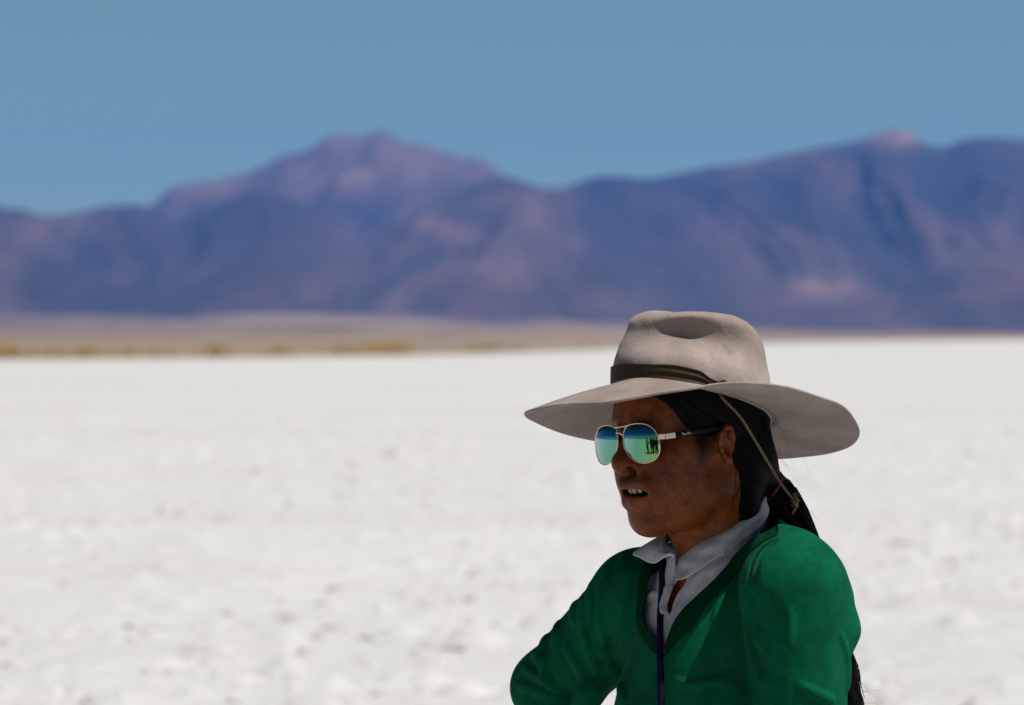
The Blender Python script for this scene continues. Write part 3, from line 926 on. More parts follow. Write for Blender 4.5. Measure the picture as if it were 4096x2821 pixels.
shr = np.maximum(1 - (zz / 0.098) ** 2 * 0.055, 0.9)
off = 0.0021 + pleat
f = (CA * shr + off) * np.cos(phi); l = (CB * shr + off) * np.sin(phi)
P = persp(hat_pt(f, l, base_z(psi) * (1 - zz / 0.1) + zz + 0.003))
band = hat_part('hat_band', P.reshape(-1, 3), np.array(grid_faces(nu, nv, True)), M_RIB)
set_attr(band, 'along', np.repeat((psi * 0.095 / 0.0013 / 20), nv, 1).ravel() * 6.283)
solidify(band, 0.0010, -1)
# small knot where the ribbon is tied
kp = px(2893, 1529, -0.092)
kv = []
for a0, b0, rr in (((-9, -2), (10, 3), .0022), ((-4, 5), (6, -5), .0020), ((-1, -6), (3, 6), .0016), ((6, 0), (20, 6), .0014)):
    kv.append(tube([px(2893 + a0[0], 1529 + a0[1], -0.0945), px(2893, 1528, -0.097), px(2893 + b0[0], 1529 + b0[1], -0.0945)], rr, 6))
v_, f_ = merge(kv)
hat_part('band_knot', v_, f_, M_RIB, band)

# braided chin cord from the brim to a knot behind the pony tail
m = Mat('cord')
m.color(m.ramp(m.noise(900, 2), [(0.35, (0.05, 0.030, 0.010)), (0.6, (0.20, 0.13, 0.052))]))
m.set(Roughness=0.75)
M_CORD = m.m
def braid(pts, r, pitch, n=4):
    P = resample(pts, 160)
    Tn = np.gradient(P, axis=0); Tn /= np.linalg.norm(Tn, axis=1)[:, None]
    A = np.cross(Tn, [0, 1.0, 0]); A /= np.linalg.norm(A, axis=1)[:, None]; Bn = np.cross(Tn, A)
    L = np.concatenate([[0], np.cumsum(np.linalg.norm(np.diff(P, axis=0), axis=1))])
    out = []
    for k in range(n):
        w = 2 * math.pi * (L / pitch) * (1 if k % 2 == 0 else -1) + k * 2 * math.pi / n
        out.append(tube(P + r * .52 * (np.cos(w)[:, None] * A + np.sin(w)[:, None] * Bn), r * .55, 5))
    return merge(out)
KN = px(3180, 1998, 0.026)
cord_pts = [px(2880, 1578, -0.078), px(2896.6, 1600, -0.082), px(2960.5, 1667.7, -0.078), px(3013, 1750, -0.064), px(3050.8, 1814, -0.046), px(3084.6, 1870.7, -0.022), px(3111, 1916, 0.0), px(3160, 1983, 0.020), KN]
v_, f_ = braid(cord_pts, 0.0018, 0.010)
cord = hat_part('chin_cord', v_, f_, M_CORD)
far = [HATC + np.array([-0.02, 0.145, -0.055]), HATC + np.array([0.03, 0.14, -0.09]), HATC + np.array([0.09, 0.125, -0.12]), KN + np.array([0, .01, 0])]
v_, f_ = braid(far, 0.0024, 0.011)
hat_part('chin_cord', v_, f_, M_CORD)
th = np.linspace(0, 4.6 * math.pi, 60)
kpts = KN + np.stack([0.0046 * np.cos(th) + 0.0018 * (th - 7) / 7, 0.0046 * np.sin(th), -0.0011 * (th - 7)], -1) @ np.array([[.8, 0, -.6], [0, 1, 0], [.6, 0, .8]])
v_, f_ = merge([tube(kpts, 0.0016, 6), tube([KN, KN + np.array([.003, .008, -.008]), KN + np.array([-.004, .016, -.02])], 0.0020, 6)])
hat_part('cord_knot', v_, f_, M_CORD, cord)
# white thread where the cord goes through the brim
m = Mat('white_thread'); m.color((0.75, 0.74, 0.72)); m.set(Roughness=0.8)
for (x0, y0, x1, y1) in ((2832, 1543, 2843, 1539), (2860, 1540, 2868, 1535)):
    v_, f_ = tube([px(x0, y0, -0.158), px((x0 + x1) / 2, (y0 + y1) / 2 - 1, -0.160), px(x1, y1, -0.158)], 0.0012, 6)
    hat_part('stitch', v_, f_, m.m, brim)

# ------------------------------------------------------------------ mirrored aviator sunglasses
GR = make_frame(52, 3.0, 2.9)
def photo_dir(X, Y): return np.array([(X - 2048.0) / F_PX, 1.0, -(Y - HORIZON) / F_PX])
GC = H(0.1128, 0.0015, -0.0048)
def G(f, l, u): return GC + f * GR[0] + l * GR[1] + u * GR[2]
LENS_R = 0.092
LX = 0.0350                                          # lens centre, sideways
near_px = [(2526.7,1690.5),(2557.7,1687.6),(2592.7,1693),(2616,1705),(2631.5,1721.5),(2641,1741),(2646,1764),(2647,1791.4),(2641,1818.6),(2627.6,1836),(2608,1845),(2587,1847),
           (2563.6,1842),(2540,1828),(2521,1809),(2507,1783.7),(2502,1756.5),(2501.4,1733),(2505,1708),(2515,1696)]
ol = []
for (X_, Y_) in near_px:
    h_ = (X_ - 2574) / 3200 / 0.785
    v_ = -(Y_ - 1767) / 3200 + 0.05 * h_
    ol.append((h_ * 1.0, v_))
outline = resample(np.array(ol), 72, closed=True)     # in lens coordinates: outwards, up
WRAP = math.radians(10)
def lens_pt(h, v, side, bulge=0.0):
    """point on the curved lens; side +1 is her left"""
    d = h * h + v * v
    f = -(LENS_R - np.sqrt(np.maximum(LENS_R ** 2 - d, 1e-9))) + bulge
    hh = h * math.cos(WRAP) + f * math.sin(WRAP); ff = f * math.cos(WRAP) - h * math.sin(WRAP)
    hh, ff, v = np.broadcast_arrays(hh, ff, v)
    return GC + ff[..., None] * GR[0] + (side * (LX + hh))[..., None] * GR[1] + v[..., None] * GR[2]

glasses = empty('sunglasses', tuple(GC))
tag(glasses, 'gold rimmed aviator sunglasses with green mirrored lenses and black temples on the face', 'sunglasses')
def gpart(name, V, F, mat, parent=None, smooth=True):
    return mesh_obj(name, np.asarray(V) - GC, F, mat, parent or glasses, smooth)
m = Mat('gold_metal'); m.color((0.75, 0.55, 0.40)); m.set(Metallic=1.0, Roughness=0.28); M_GOLD = m.m
m = Mat('black_acetate'); m.color((0.006, 0.007, 0.010)); m.set(Roughness=0.6); m.b.inputs['Specular IOR Level'].default_value = 0.08; M_BLK = m.m
m = Mat('mirror_coating')
gx = m.node('ShaderNodeAttribute', attribute_name='coat')
gt = m.node('ShaderNodeAttribute', attribute_name='mirrored_sky_tint')
m.color(m.mix(gt.outputs['Fac'], m.ramp(gx.outputs['Fac'], [(0.0, (0.20, 0.42, 0.40)), (0.45, (0.12, 0.33, 0.22)), (0.8, (0.15, 0.34, 0.17)), (1.0, (0.18, 0.33, 0.12))]), (0.010, 0.095, 0.17)))  # dark blue painted above the mirrored horizon deepens the reflected sky
m.set(Metallic=1.0, Roughness=0.03); M_MIR = m.m
m = Mat('clear_pad'); m.color((0.55, 0.50, 0.42)); m.set(Roughness=0.2); M_PAD = m.m

for side in (1, -1):
    # the mirrored shell
    rings = np.linspace(0, 1, 14)
    V, F, coat, sky_tint = [], [], [], []
    n = len(outline)
    ctr = outline.mean(0)
    for ir, q in enumerate(rings[1:]):
        p = ctr + (outline - ctr) * q * 0.985
        V.append(lens_pt(p[:, 0], p[:, 1], side)); sky_tint.append(smoothstep(0.0065, 0.0120, p[:, 1])); coat.append(np.clip(0.5 + p[:, 0] / 0.05 - p[:, 1] / 0.16, 0, 1) if side > 0 else np.clip(0.10 - p[:, 0] / 0.10 - p[:, 1] / 0.16, 0, 1))
    V = np.concatenate(V + [lens_pt(ctr[0:1], ctr[1:2], side)])
    coat = np.concatenate(coat + [np.array([0.5 if side > 0 else .1])])
    for i in range(len(rings) - 2):
        for j in range(n):
            F.append((i*n + j, (i+1)*n + j, (i+1)*n + (j+1) % n, i*n + (j+1) % n))
    cidx = len(V) - 1
    F += [(cidx, j, (j+1) % n) for j in range(n)]
    if side < 0: F = [q[::-1] for q in F]
    lens = gpart('lens', V, F, M_MIR)
    set_attr(lens, 'coat', coat); set_attr(lens, 'mirrored_sky_tint', np.concatenate(sky_tint + [np.zeros(1)]))
    rimP = lens_pt(outline[:, 0], outline[:, 1], side)
    v_, f_ = tube(rimP, 0.00078, 8, closed=True)
    rim = gpart('rim', v_, f_, M_GOLD)
    # nose pad on a wire
    a = G(-0.006, side*0.0130, -0.006); b = G(-0.013, side*0.0115, -0.008); c_ = G(-0.012, side*0.0125, -0.014)
    v_, f_ = merge([tube([lens_pt(np.array([-0.0265]), np.array([0.004]), side)[0], a, b], 0.0006, 6)])
    gpart('pad_arm', v_, f_, M_GOLD, rim)
    v_, f_ = tube([G(-0.0125, side*0.0105, -0.004), G(-0.0118, side*0.0122, -0.010), G(-0.0112, side*0.0145, -0.017)], [.0016, .0034, .0018], 8, flat=.5)
    gpart('nose_pad', v_, f_, M_PAD, rim)
    # end piece, hinge plate and temple arm
    e0 = lens_pt(np.array([0.0285]), np.array([0.0065]), side)[0]
    e1 = G(-0.016, side*0.0675, 0.0062)
    dirT = G(-0.1, side*0.0870, 0.0138) - G(-0.0, side*0.0690, 0.0072); dirT /= np.linalg.norm(dirT)
    if side < 0: e1 = G(-0.0135, side*0.0672, 0.0060)
    def slab(p0, p1, h0, h1, th):
        ax = (p1 - p0) / np.linalg.norm(p1 - p0); up_ = GR[2] - (GR[2] @ ax) * ax; up_ /= np.linalg.norm(up_); sd = np.cross(ax, up_)
        V = []
        for p, hh in ((p0, h0), (p1, h1)):
            for a_, b_ in ((-1, -1), (1, -1), (1, 1), (-1, 1)): V.append(p + up_ * hh * a_ + sd * th * b_)
        return V, [(0,1,2,3), (7,6,5,4), (0,4,5,1), (1,5,6,2), (2,6,7,3), (3,7,4,0)]
    hin = e1 + dirT * 0.0065
    V1, F1 = slab(e0 - (e1 - e0) * .05, e1, .0032, .0034, .0011)
    ep = gpart('end_piece', V1, F1, M_GOLD, None, False)
    bv = ep.modifiers.new('b', 'BEVEL'); bv.width = .0005; bv.segments = 2
    V1, F1 = slab(e1 + dirT * .0004, e1 + dirT * .0145, .0035, .0035, .0010)
    hp = gpart('hinge_plate', V1, F1, M_GOLD, None, False)
    bv = hp.modifiers.new('b', 'BEVEL'); bv.width = .0005; bv.segments = 2
    t0 = e1 + dirT * .0145
    tp = [t0, t0 + dirT * .03, t0 + dirT * .050, t0 + dirT * .066, t0 + dirT * .072 - GR[2] * .001]
    V, F = [], []
    P = resample(tp, 26)
    for i, p in enumerate(P):
        q = i / 25
        ax = np.gradient(P, axis=0)[i]; ax /= np.linalg.norm(ax)
        up_ = np.cross(GR[1], ax); up_ /= np.linalg.norm(up_)
        if up_ @ GR[2] < 0: up_ = -up_
        hh = .0033 * (1 - .30 * q)
        for k in range(12):
            t = 2 * math.pi * k / 12
            V.append(p + up_ * hh * np.sign(math.cos(t)) * abs(math.cos(t)) ** .5 + GR[1] * .0014 * np.sign(math.sin(t)) * abs(math.sin(t)) ** .5)
    F = [(i*12 + k, i*12 + (k+1) % 12, (i+1)*12 + (k+1) % 12, (i+1)*12 + k) for i in range(25) for k in range(12)]
    F += [tuple(range(12))[::-1], tuple(25*12 + k for k in range(12))]
    temple = gpart('temple', V, F, M_BLK)
    # white script on the temple
    m = Mat('white_print'); m.color((0.8, 0.8, 0.8)); m.set(Roughness=0.5)
    S_ = {'R': [[(0,0),(.1,1)],[(-.15,.85),(.1,1),(.5,.95),(.5,.65),(.05,.5)],[(.15,.5),(.45,.05),(.6,0)]],
          'a': [[(.45,.45),(.15,.4),(.05,.1),(.3,.05),(.45,.45),(.5,0)]], 'y': [[(0,.45),(.1,.08),(.35,.1)],[(.4,.45),(.25,-.35),(.0,-.3)]],
          '-': [[(.05,.3),(.4,.3)]], 'B': [[(.0,0),(.1,1)],[(-.1,.9),(.3,1),(.5,.85),(.35,.6),(.1,.55)],[(.1,.55),(.5,.45),(.45,.08),(0,0)]],
          'n': [[(.05,0),(.1,.45)],[(.1,.3),(.3,.45),(.42,.3),(.45,0)]]}
    pr, xo = [], 0.0
    ax = dirT; up_ = np.cross(GR[1], ax); up_ = up_ if up_ @ GR[2] > 0 else -up_
    o0 = t0 + dirT * .0085 + side * GR[1] * .00155 - up_ * .0014
    for ch in 'Ray-Ban':
        for st in S_[ch]:
            pr.append(tube([o0 + ((ax if side > 0 else ax) * (xo + x_ + .12 * y_) + up_ * y_ * 1.05) * .0030 for x_, y_ in st], .00017, 5))
        xo += .62
    if side > 0:
        v_, f_ = merge(pr)
        gpart('temple_script', v_, f_, m.m, temple)
# brow bar and bridge between the rims
L_ = lambda h, v, s: lens_pt(np.array([h]), np.array([v]), s)[0]
ob = outline[np.argmax(outline[:, 1])]
top_in = outline[np.argmin((outline[:, 0] + .0155) ** 2 + (outline[:, 1] - .0235) ** 2)]
A_, B_ = L_(top_in[0], top_in[1], 1), L_(top_in[0], top_in[1], -1)
mid_ = (A_ + B_) / 2
v_, f_ = tube(resample([A_, A_ * .72 + B_ * .28 + GR[0] * .0045 - GR[2] * .0016, mid_ + GR[0] * .006 - GR[2] * .0022, A_ * .28 + B_ * .72 + GR[0] * .0045 - GR[2] * .0016, B_], 24), .0010, 8)
gpart('brow_bar', v_, f_, M_GOLD)
in_ = outline[np.argmin((outline[:, 0] + .03) ** 2 + (outline[:, 1] - .0105) ** 2)]
A_, B_ = L_(in_[0], in_[1], 1), L_(in_[0], in_[1], -1)
mid_ = (A_ + B_) / 2
v_, f_ = tube(resample([A_, mid_ + GR[0] * .004 + GR[2] * .003 + (A_ - mid_) * .5, mid_ + GR[0] * .005 + GR[2] * .0035, mid_ + GR[0] * .004 + GR[2] * .003 + (B_ - mid_) * .5, B_], 20), .0010, 8)
gpart('bridge', v_, f_, M_GOLD)

# ------------------------------------------------------------------ helpers for cloth
def to_px(x, y, z):
    d = y - CAM_Y
    return 2048.0 + x / d * F_PX, HORIZON - (z - CAM_H) / d * F_PX
def poly_prism(poly, y0, y1):
    """a drawn outline pushed through the cloth between two depths"""
    P = np.array(poly, float)
    w = [px(a, b, 0) for a, b in poly]
    c = np.mean(w, 0); c[1] = (y0 + y1) / 2
    r = np.abs(np.array(w) - c).max(0) + 0.01; r[1] = (y1 - y0) / 2
    def f(x, y, z):
        x, y, z = np.broadcast_arrays(x, y, z)
        X, Y = to_px(x, y, z)
        d = np.full(X.shape, 1e9, dtype=np.float32); ins = np.zeros(X.shape, dtype=bool)
        for (ax, ay), (bx_, by_) in zip(P, np.roll(P, -1, 0)):
            ex, ey = bx_ - ax, by_ - ay
            t = np.clip(((X - ax) * ex + (Y - ay) * ey) / (ex * ex + ey * ey), 0, 1)
            d = np.minimum(d, (X - ax - t * ex) ** 2 + (Y - ay - t * ey) ** 2)
            cond = (ay > Y) != (by_ > Y)
            with np.errstate(divide='ignore', invalid='ignore'):
                ins ^= cond & (X < (bx_ - ax) * (Y - ay) / (by_ - ay + 1e-12) + ax)
        d = np.sqrt(d) / 3200.0
        d = np.where(ins, -d, d)
        return np.maximum(d, np.maximum(y0 - y, y - y1)).astype(np.float32)
    return (c, r, f)
def hit(field, X, Y, default=0.0):
    """depth at which the line of sight through a photo pixel meets a field's surface"""
    X = np.atleast_1d(np.asarray(X, float)); Y = np.atleast_1d(np.asarray(Y, float))
    ys = np.arange(field.a[1][0] + 0.01, field.a[1][-1] - 0.01, 0.002)
    d = ys[None, :] - CAM_Y
    x = (X[:, None] - 2048) / F_PX * d; z = CAM_H - (Y[:, None] - HORIZON) / F_PX * d
    y = np.repeat(ys[None, :], len(X), 0)
    def ix(k, v):
        a = field.a[k]; i = np.clip(np.searchsorted(a, v) - 1, 0, len(a) - 2)
        return i, np.clip((v - a[i]) / (a[i + 1] - a[i]), 0, 1)
    (i, u), (j, v), (k, w) = ix(0, x), ix(1, y), ix(2, z)
    q = field.v
    val = 0
    for di in (0, 1):
        for dj in (0, 1):
            for dk in (0, 1):
                val = val + q[i+di, j+dj, k+dk] * (u if di else 1-u) * (v if dj else 1-v) * (w if dk else 1-w)
    neg = val < 0
    first = np.argmax(neg, 1)
    out = np.where(neg.any(1), ys[first], default)
    n = np.arange(len(X)); f0 = np.maximum(first - 1, 0)
    a, b = val[n, f0], val[n, first]
    tfrac = np.where((a > 0) & (b < 0), a / (a - b + 1e-9), 0)
    return np.where(neg.any(1) & (first > 0), ys[f0] + 0.002 * tfrac, out)
def on(field, pts, lift=0.0):
    P = np.array(pts, float)
    y = hit(field, P[:, 0], P[:, 1])
    return np.array([px(a, b, d - lift) for (a, b), d in zip(P, y)])

# ------------------------------------------------------------------ knitted sweater
def cloth_grid(fine):
    xs = graded(HC[0]-.34, HC[0]+.30, HC[0]-.25, HC[0]+.22, fine, 0.008)
    ys = graded(-.30, .42, -.20, .22, fine, 0.009)
    zs = graded(0.80, 1.40, 1.125, 1.375, fine, 0.008)
    return Field(xs, ys, zs)
SW = cloth_grid(0.0023)
torso_masses(SW, 0.0035)
arm_masses(SW, 0.0020)
zF = lambda P: [(1950 + x / 2.214, 2100 + y / 2.214) for x, y in P]
zE = lambda P: [(2800 + x / 2.07, 2050 + y / 2.07) for x, y in P]
zJ = lambda P: [(2400 + x / 1.832, 1950 + y / 1.832) for x, y in P]
folds = [
    (zF([(1225,270),(1180,400),(1165,520),(1120,640)]), .0050), (zF([(1090,430),(1035,540),(1015,700),(1010,850),(1055,1050),(1100,1170)]), .0070),
    (zF([(950,490),(915,600),(925,720),(950,900),(985,1050),(1010,1150)]), .0065), (zF([(860,620),(840,760),(852,900),(900,1040)]), .0060),
    (zF([(790,690),(765,790),(770,880)]), .0045), (zF([(630,870),(615,1000),(632,1130),(665,1250)]), .0065), (zF([(530,990),(503,1100),(512,1210)]), .0055),
    (zF([(410,1140),(470,1190),(530,1310),(570,1400)]), .0060), (zF([(330,1270),(430,1330),(570,1410),(660,1470)]), .0065),
    (zF([(850,960),(900,1100),(955,1230),(1010,1310)]), .0065), (zF([(700,1060),(780,1200),(835,1330)]), .0060), (zF([(260,1420),(400,1450),(560,1520),(700,1560)]), .0065),
    (zF([(1350,395),(1275,480),(1205,620),(1160,780),(1132,920),(1128,1050)]), .0110), (zF([(1135,1090),(1180,1190),(1245,1290),(1278,1400),(1270,1520)]), .0100),
    (zF([(1180,1420),(1200,1500),(1210,1590)]), .0050),
    (zJ([(965,650),(905,760),(870,900),(850,1010)]), .0050), (zJ([(1005,640),(1030,760),(1010,880),(960,1020)]), .0050), (zJ([(890,690),(800,800),(730,930)]), .0040),
    (zJ([(560,1420),(720,1450),(900,1410)]), .0045),
    (zE([(500,1000),(470,1120),(500,1260),(515,1400)]), .0050), (zE([(1195,720),(1262,840),(1268,960),(1250,1100),(1230,1260)]), .0065), (zE([(1150,1000),(1200,1150),(1215,1320),(1210,1480)]), .0050),
    (zE([(760,820),(750,960),(740,1120)]), .0035), (zE([(820,1420),(960,1500),(1100,1560)]), .0040),
]
for pts, rad in folds:
    C3 = on(SW, resample(pts, 14))
    ok = np.abs(np.diff(C3[:, 1])).max() < 0.05
    C3[:, 1] += rad * (0.40 if pts[0][0] < 2560 else 0.50)
    rr = rad * np.sin(np.linspace(0.25, math.pi - 0.25, 14)) ** .5
    if ok: chain(SW, C3, rr * (.92 if pts[0][0] < 2560 else .85), 0.0065)
chain(SW, [px(3040, 2215, -.035), px(3110, 2215, -.06), px(3180, 2235, -.075)], [.020, .026, .026], .035)
C3 = on(SW, resample(zF([(1165,480),(1120,620),(1098,780),(1090,930),(1098,1080),(1120,1230)]), 14)); C3[:, 1] -= .0015
chain(SW, C3, [.0030, .0045, .0055] + [.0060] * 9 + [.005, .004], 0.010, 's')
# lower edge of the raised sleeve: cloth hanging in small gathers
for pts, rad in ((zF([(1115,1290),(1060,1360),(1000,1375)]), .011), (zF([(960,1440),(930,1500),(890,1510)]), .010), (zF([(870,1520),(850,1570),(845,1620)]), .009)):
    C3 = np.array([px(a, b, .13 + .02 * i) for i, (a, b) in enumerate(pts)])
    chain(SW, C3, [rad] * 3, 0.02)
C3 = np.array([px(3336, 2410, -.085), px(3350, 2520, -.085), px(3326, 2610, -.085)])
chain(SW, C3, [.022, .0240, .018], 0.02)
# groove of the shoulder seam
seam_px = [(3092,2160),(3062,2182),(3037,2209),(3020,2240),(3011,2270),(3004,2320),(2994,2390)]
C3 = on(SW, resample(seam_px, 16)); C3[:, 1] -= .0022
chain(SW, C3, np.linspace(.0026, .0050, 16), 0.010, 's')
C3 = on(SW, resample(zE([(400,690),(385,800),(380,920),(400,1060),(440,1190),(500,1320)]), 14)); C3[:, 1] -= .0020
chain(SW, C3, [.0050] * 14, 0.012, 's')
SW.add(capsule(px(3098, 2128, .0), px(3142, 2166, .03), .018), .02)
SWV = SW.v.copy()                                      # the whole knit before the neck is opened
class _F: pass
SW0 = _F(); SW0.a = SW.a; SW0.v = SWV
right_out = [(2654,2624),(2710,2560),(2782,2490),(2824,2417),(2895,2346),(2946,2290),(2975,2245),(3008,2205),(3064,2163),(3108,2141)]
left_out = [(2690,2118),(2650,2160),(2612,2204),(2586,2249),(2569,2281),(2556,2371),(2549,2461),(2552,2507),(2574,2556),(2618,2603)]
right_in = [(2657,2596),(2706,2474),(2782,2387),(2864,2310),(2919,2245),(2973,2185),(3028,2136),(3080,2098),(3105,2081)]
left_in = [(2700,2128),(2665,2170),(2636,2215),(2616,2254),(2597,2317),(2577,2407),(2570,2457),(2583,2506),(2627,2552),(2650,2590)]
SW.add(poly_prism(right_out + [(3112, 1950), (2690, 1950)] + left_out, -0.30, TC[1] + 0.03), 0.002, 's')
SW.add(capsule(TC + np.array([-.004, .004, -.012]), TC + np.array([.0, 0, .2]), .067), 0.004, 's')
swV, swF = SW.mesh()
swV = relax(swV, swF, 1, 0.25)
m = Mat('green_knit')
vec = m.mapping((1, 1, 1))
wv = m.node('ShaderNodeTexWave', wave_type='BANDS', bands_direction='DIAGONAL'); wv.inputs['Scale'].default_value = 200; wv.inputs['Distortion'].default_value = 2.0
wv.inputs['Detail'].default_value = 2.0; wv.inputs['Detail Scale'].default_value = 4.0
m.link(vec, wv.inputs['Vector'])
fuzz = m.noise(700, 3, 0.7)
c = m.ramp(m.noise(30, 4, 0.6), [(0.35, (0.0008, 0.058, 0.023)), (0.55, (0.0011, 0.084, 0.035)), (0.72, (0.0015, 0.105, 0.044))])
c = m.mix(m.ramp(fuzz, [(0.30, (0.7, 0.7, 0.7)), (0.52, (0, 0, 0))]), c, (0.0005, 0.030, 0.010))
m.color(c)
m.set(Roughness=0.95)
m.b.inputs['Specular IOR Level'].default_value = 0.05
m.b.inputs['Sheen Weight'].default_value = 0.04
m.b.inputs['Sheen Roughness'].default_value = 0.5
m.b.inputs['Sheen Tint'].default_value = (0.1, 0.9, 0.5, 1)
m.bump(m.math('ADD', m.math('MULTIPLY', wv.outputs['Fac'], 0.6), fuzz), 0.50, 0.0012)
M_KNIT = m.m
sweater = mesh_obj('sweater', swV, swF, M_KNIT, person)

# ribbed neckband
m = Mat('green_rib')
m.color(m.mix(m.attr('rib'), (0.0004, 0.020, 0.0078), (0.0006, 0.031, 0.012)))
m.set(Roughness=0.95); m.b.inputs['Specular IOR Level'].default_value = 0.05
m.bump(m.noise(800, 2), 0.3, 0.001)
def band_strip(o_px, i_px, n, name):
    A_, B_ = resample(o_px, 60), resample(i_px, 60)
    ao, bo = on(SW0, A_, 0.0), on(SW0, B_, 0.0)
    ao[:, 1] = np.convolve(np.pad(ao[:, 1], 3, 'edge'), np.ones(7) / 7, 'valid'); bo[:, 1] = np.convolve(np.pad(bo[:, 1], 3, 'edge'), np.ones(7) / 7, 'valid')
    ao, bo = resample(ao, n), resample(bo, n)
    L = np.concatenate([[0], np.cumsum(np.linalg.norm(np.diff((ao + bo) / 2, axis=0), axis=1))])
    rib = 0.5 + 0.5 * np.cos(L / 0.0052 * 2 * math.pi)
    V, R_ = [], []
    tt_ = [-0.05, 0.0, 0.04, .2, .4, .6, .8, .95, 1.0, 1.03]
    lf = [-.008, -.001, .0018, .0030, .0032, .0032, .0030, .0022, -.001, -.010]
    Nn = np.array([0.12, -0.97, 0.2]); Nn /= np.linalg.norm(Nn)
    for q, l_ in zip(tt_, lf):
        V.append(ao + (bo - ao) * q + Nn * (l_ + (rib[:, None] * 0.0005 if 0.03 < q < .97 else 0)))
        R_.append(rib if 0.03 < q < .97 else rib * .6)
    V = np.stack(V, 1); R_ = np.stack(R_, 1)
    o = mesh_obj(name, V.reshape(-1, 3), [q[::-1] for q in grid_faces(n, len(tt_))], m.m, sweater)
    set_attr(o, 'rib', R_.ravel())
    return o
band_strip(right_out, right_in, 760, 'neckband')
band_strip(left_out[::-1], left_in[::-1], 700, 'neckband')
# back of the neckband, round the nape
a_ = np.linspace(math.radians(40), math.radians(175), 420)
bc = TC + np.array([.004, .004, 0])
ring = []
rib = 0.5 + 0.5 * np.cos(a_ * .075 / .0052 * 2 * math.pi)
for q, (rr, hh) in enumerate(((.092, .000), (.088, .014), (.083, .026), (.078, .033), (.074, .035), (.071, .026))):
    ring.append(np.stack([bc[0] + (rr + .0007 * rib) * np.cos(a_), bc[1] + (rr + .0007 * rib) * np.sin(a_), bc[2] + hh + .010 + .036 * np.cos(a_)], -1))
o = mesh_obj('neckband', np.stack(ring, 1).reshape(-1, 3), grid_faces(len(a_), 6), m.m, sweater)
set_attr(o, 'rib', np.repeat(rib, 6))
# dark seam piping, its lower end painted in as crease shade, and fashioning marks
m = Mat('seam_thread_shade'); m.color(m.ramp(m.noise(900, 2), [(0.4, (0.003, 0.004, 0.004)), (0.6, (0.014, 0.015, 0.015))])); m.set(Roughness=0.9); m.b.inputs['Specular IOR Level'].default_value = 0.08
v_, f_ = tube(on(SW0, resample(seam_px[:6], 40), -0.0006), np.linspace(.0009, .0024, 40), 8)
mesh_obj('seam_crease_shade', v_, f_, m.m, sweater)
m = Mat('dark_green'); m.color((0.0006, 0.022, 0.008)); m.set(Roughness=0.95)
for (x, y) in ((2964,2270),(2964,2287),(2967,2311),(2970,2337)):
    v_, f_ = tube(on(SW0, [(x - 5, y - 3), (x, y), (x + 6, y + 2)], 0.0004), [.0005, .0013, .0005], 6)
    mesh_obj('knit_mark', v_, f_, m.m, sweater)

# ------------------------------------------------------------------ shirt under the sweater
SH_ = Field(graded(HC[0]-.18, HC[0]+.20, HC[0]-.09, HC[0]+.11, 0.0022, 0.010), graded(-.20, .24, -.14, .05, 0.0022, 0.010), graded(0.90, 1.39, 1.17, 1.345, 0.0022, 0.010))
neck_masses(SH_, 0.0045)
torso_masses(SH_, -0.0040)
zC = lambda P: [(2500 + x / 3.546, 2050 + y / 3.546) for x, y in P]
for pts, rad in ((zC([(1200,760),(1000,1000),(860,1200),(760,1400)]), .0045), (zC([(1300,900),(1100,1100),(930,1330)]), .0040), (zC([(420,760),(370,950),(320,1200)]), .0040),
                 (zC([(900,950),(800,1100),(700,1260),(650,1420)]), .0040), (zC([(330,1230),(400,1180),(460,1150)]), .0035), (zC([(1500,640),(1350,760),(1200,880)]), .0035),
                 (zC([(690,1000),(620,1180),(590,1320),(620,1450)]), .0035), (zC([(640,740),(590,860),(580,1000),(590,1150)]), .0040)):
    C3 = on(SH_, resample(pts, 10)); C3[:, 1] += rad * .5
    chain(SH_, C3, rad * np.sin(np.linspace(.3, math.pi - .3, 10)), 0.006)
SH0 = _F(); SH0.a = SH_.a; SH0.v = SH_.v.copy()
SH_.add(poly_prism(zC([(770,935),(890,925),(850,1010),(745,1150),(690,1270),(655,1400),(625,1440),(606,1390),(604,1310),(640,1190),(690,1050)]), -.3, TC[1] - .02), 0.002, 's')
SH_.add((TC + np.array([0, 0, .06]), np.array([.13, .13, .12]), lambda x, y, z: (TC[2] + 0.050 + .47 * (x - TC[0]) - z) / 1.10 + 0 * y), 0.003, 's')
shV, shF = SH_.mesh()
m = Mat('shirt_cotton')
c = m.ramp(m.noise(24, 4, 0.6), [(0.36, (0.25, 0.235, 0.26)), (0.55, (0.32, 0.30, 0.30)), (0.7, (0.37, 0.345, 0.33))])
m.color(c)
m.set(Roughness=0.85); m.b.inputs['Specular IOR Level'].default_value = 0.15
m.bump(m.math('ADD', m.noise(45, 4, 0.6, None, 1.2), m.math('MULTIPLY', m.noise(1100, 2), .2)), 0.55, 0.004)
M_SHIRT = m.m
shirt = mesh_obj('shirt', relax(shV, shF, 1, .4), shF, M_SHIRT, person)
def loft(rows, nu, nv, name, parent, th=.0016, mat=None):
    R = np.stack([resample(r, nu) for r in rows], 1)
    if len(rows) < nv: R = np.stack([resample(R[i], nv) for i in range(nu)], 0)
    o = mesh_obj(name, R.reshape(-1, 3), grid_faces(nu, R.shape[1]), mat or M_SHIRT, parent)
    solidify(o, th, 0.0)
    return o
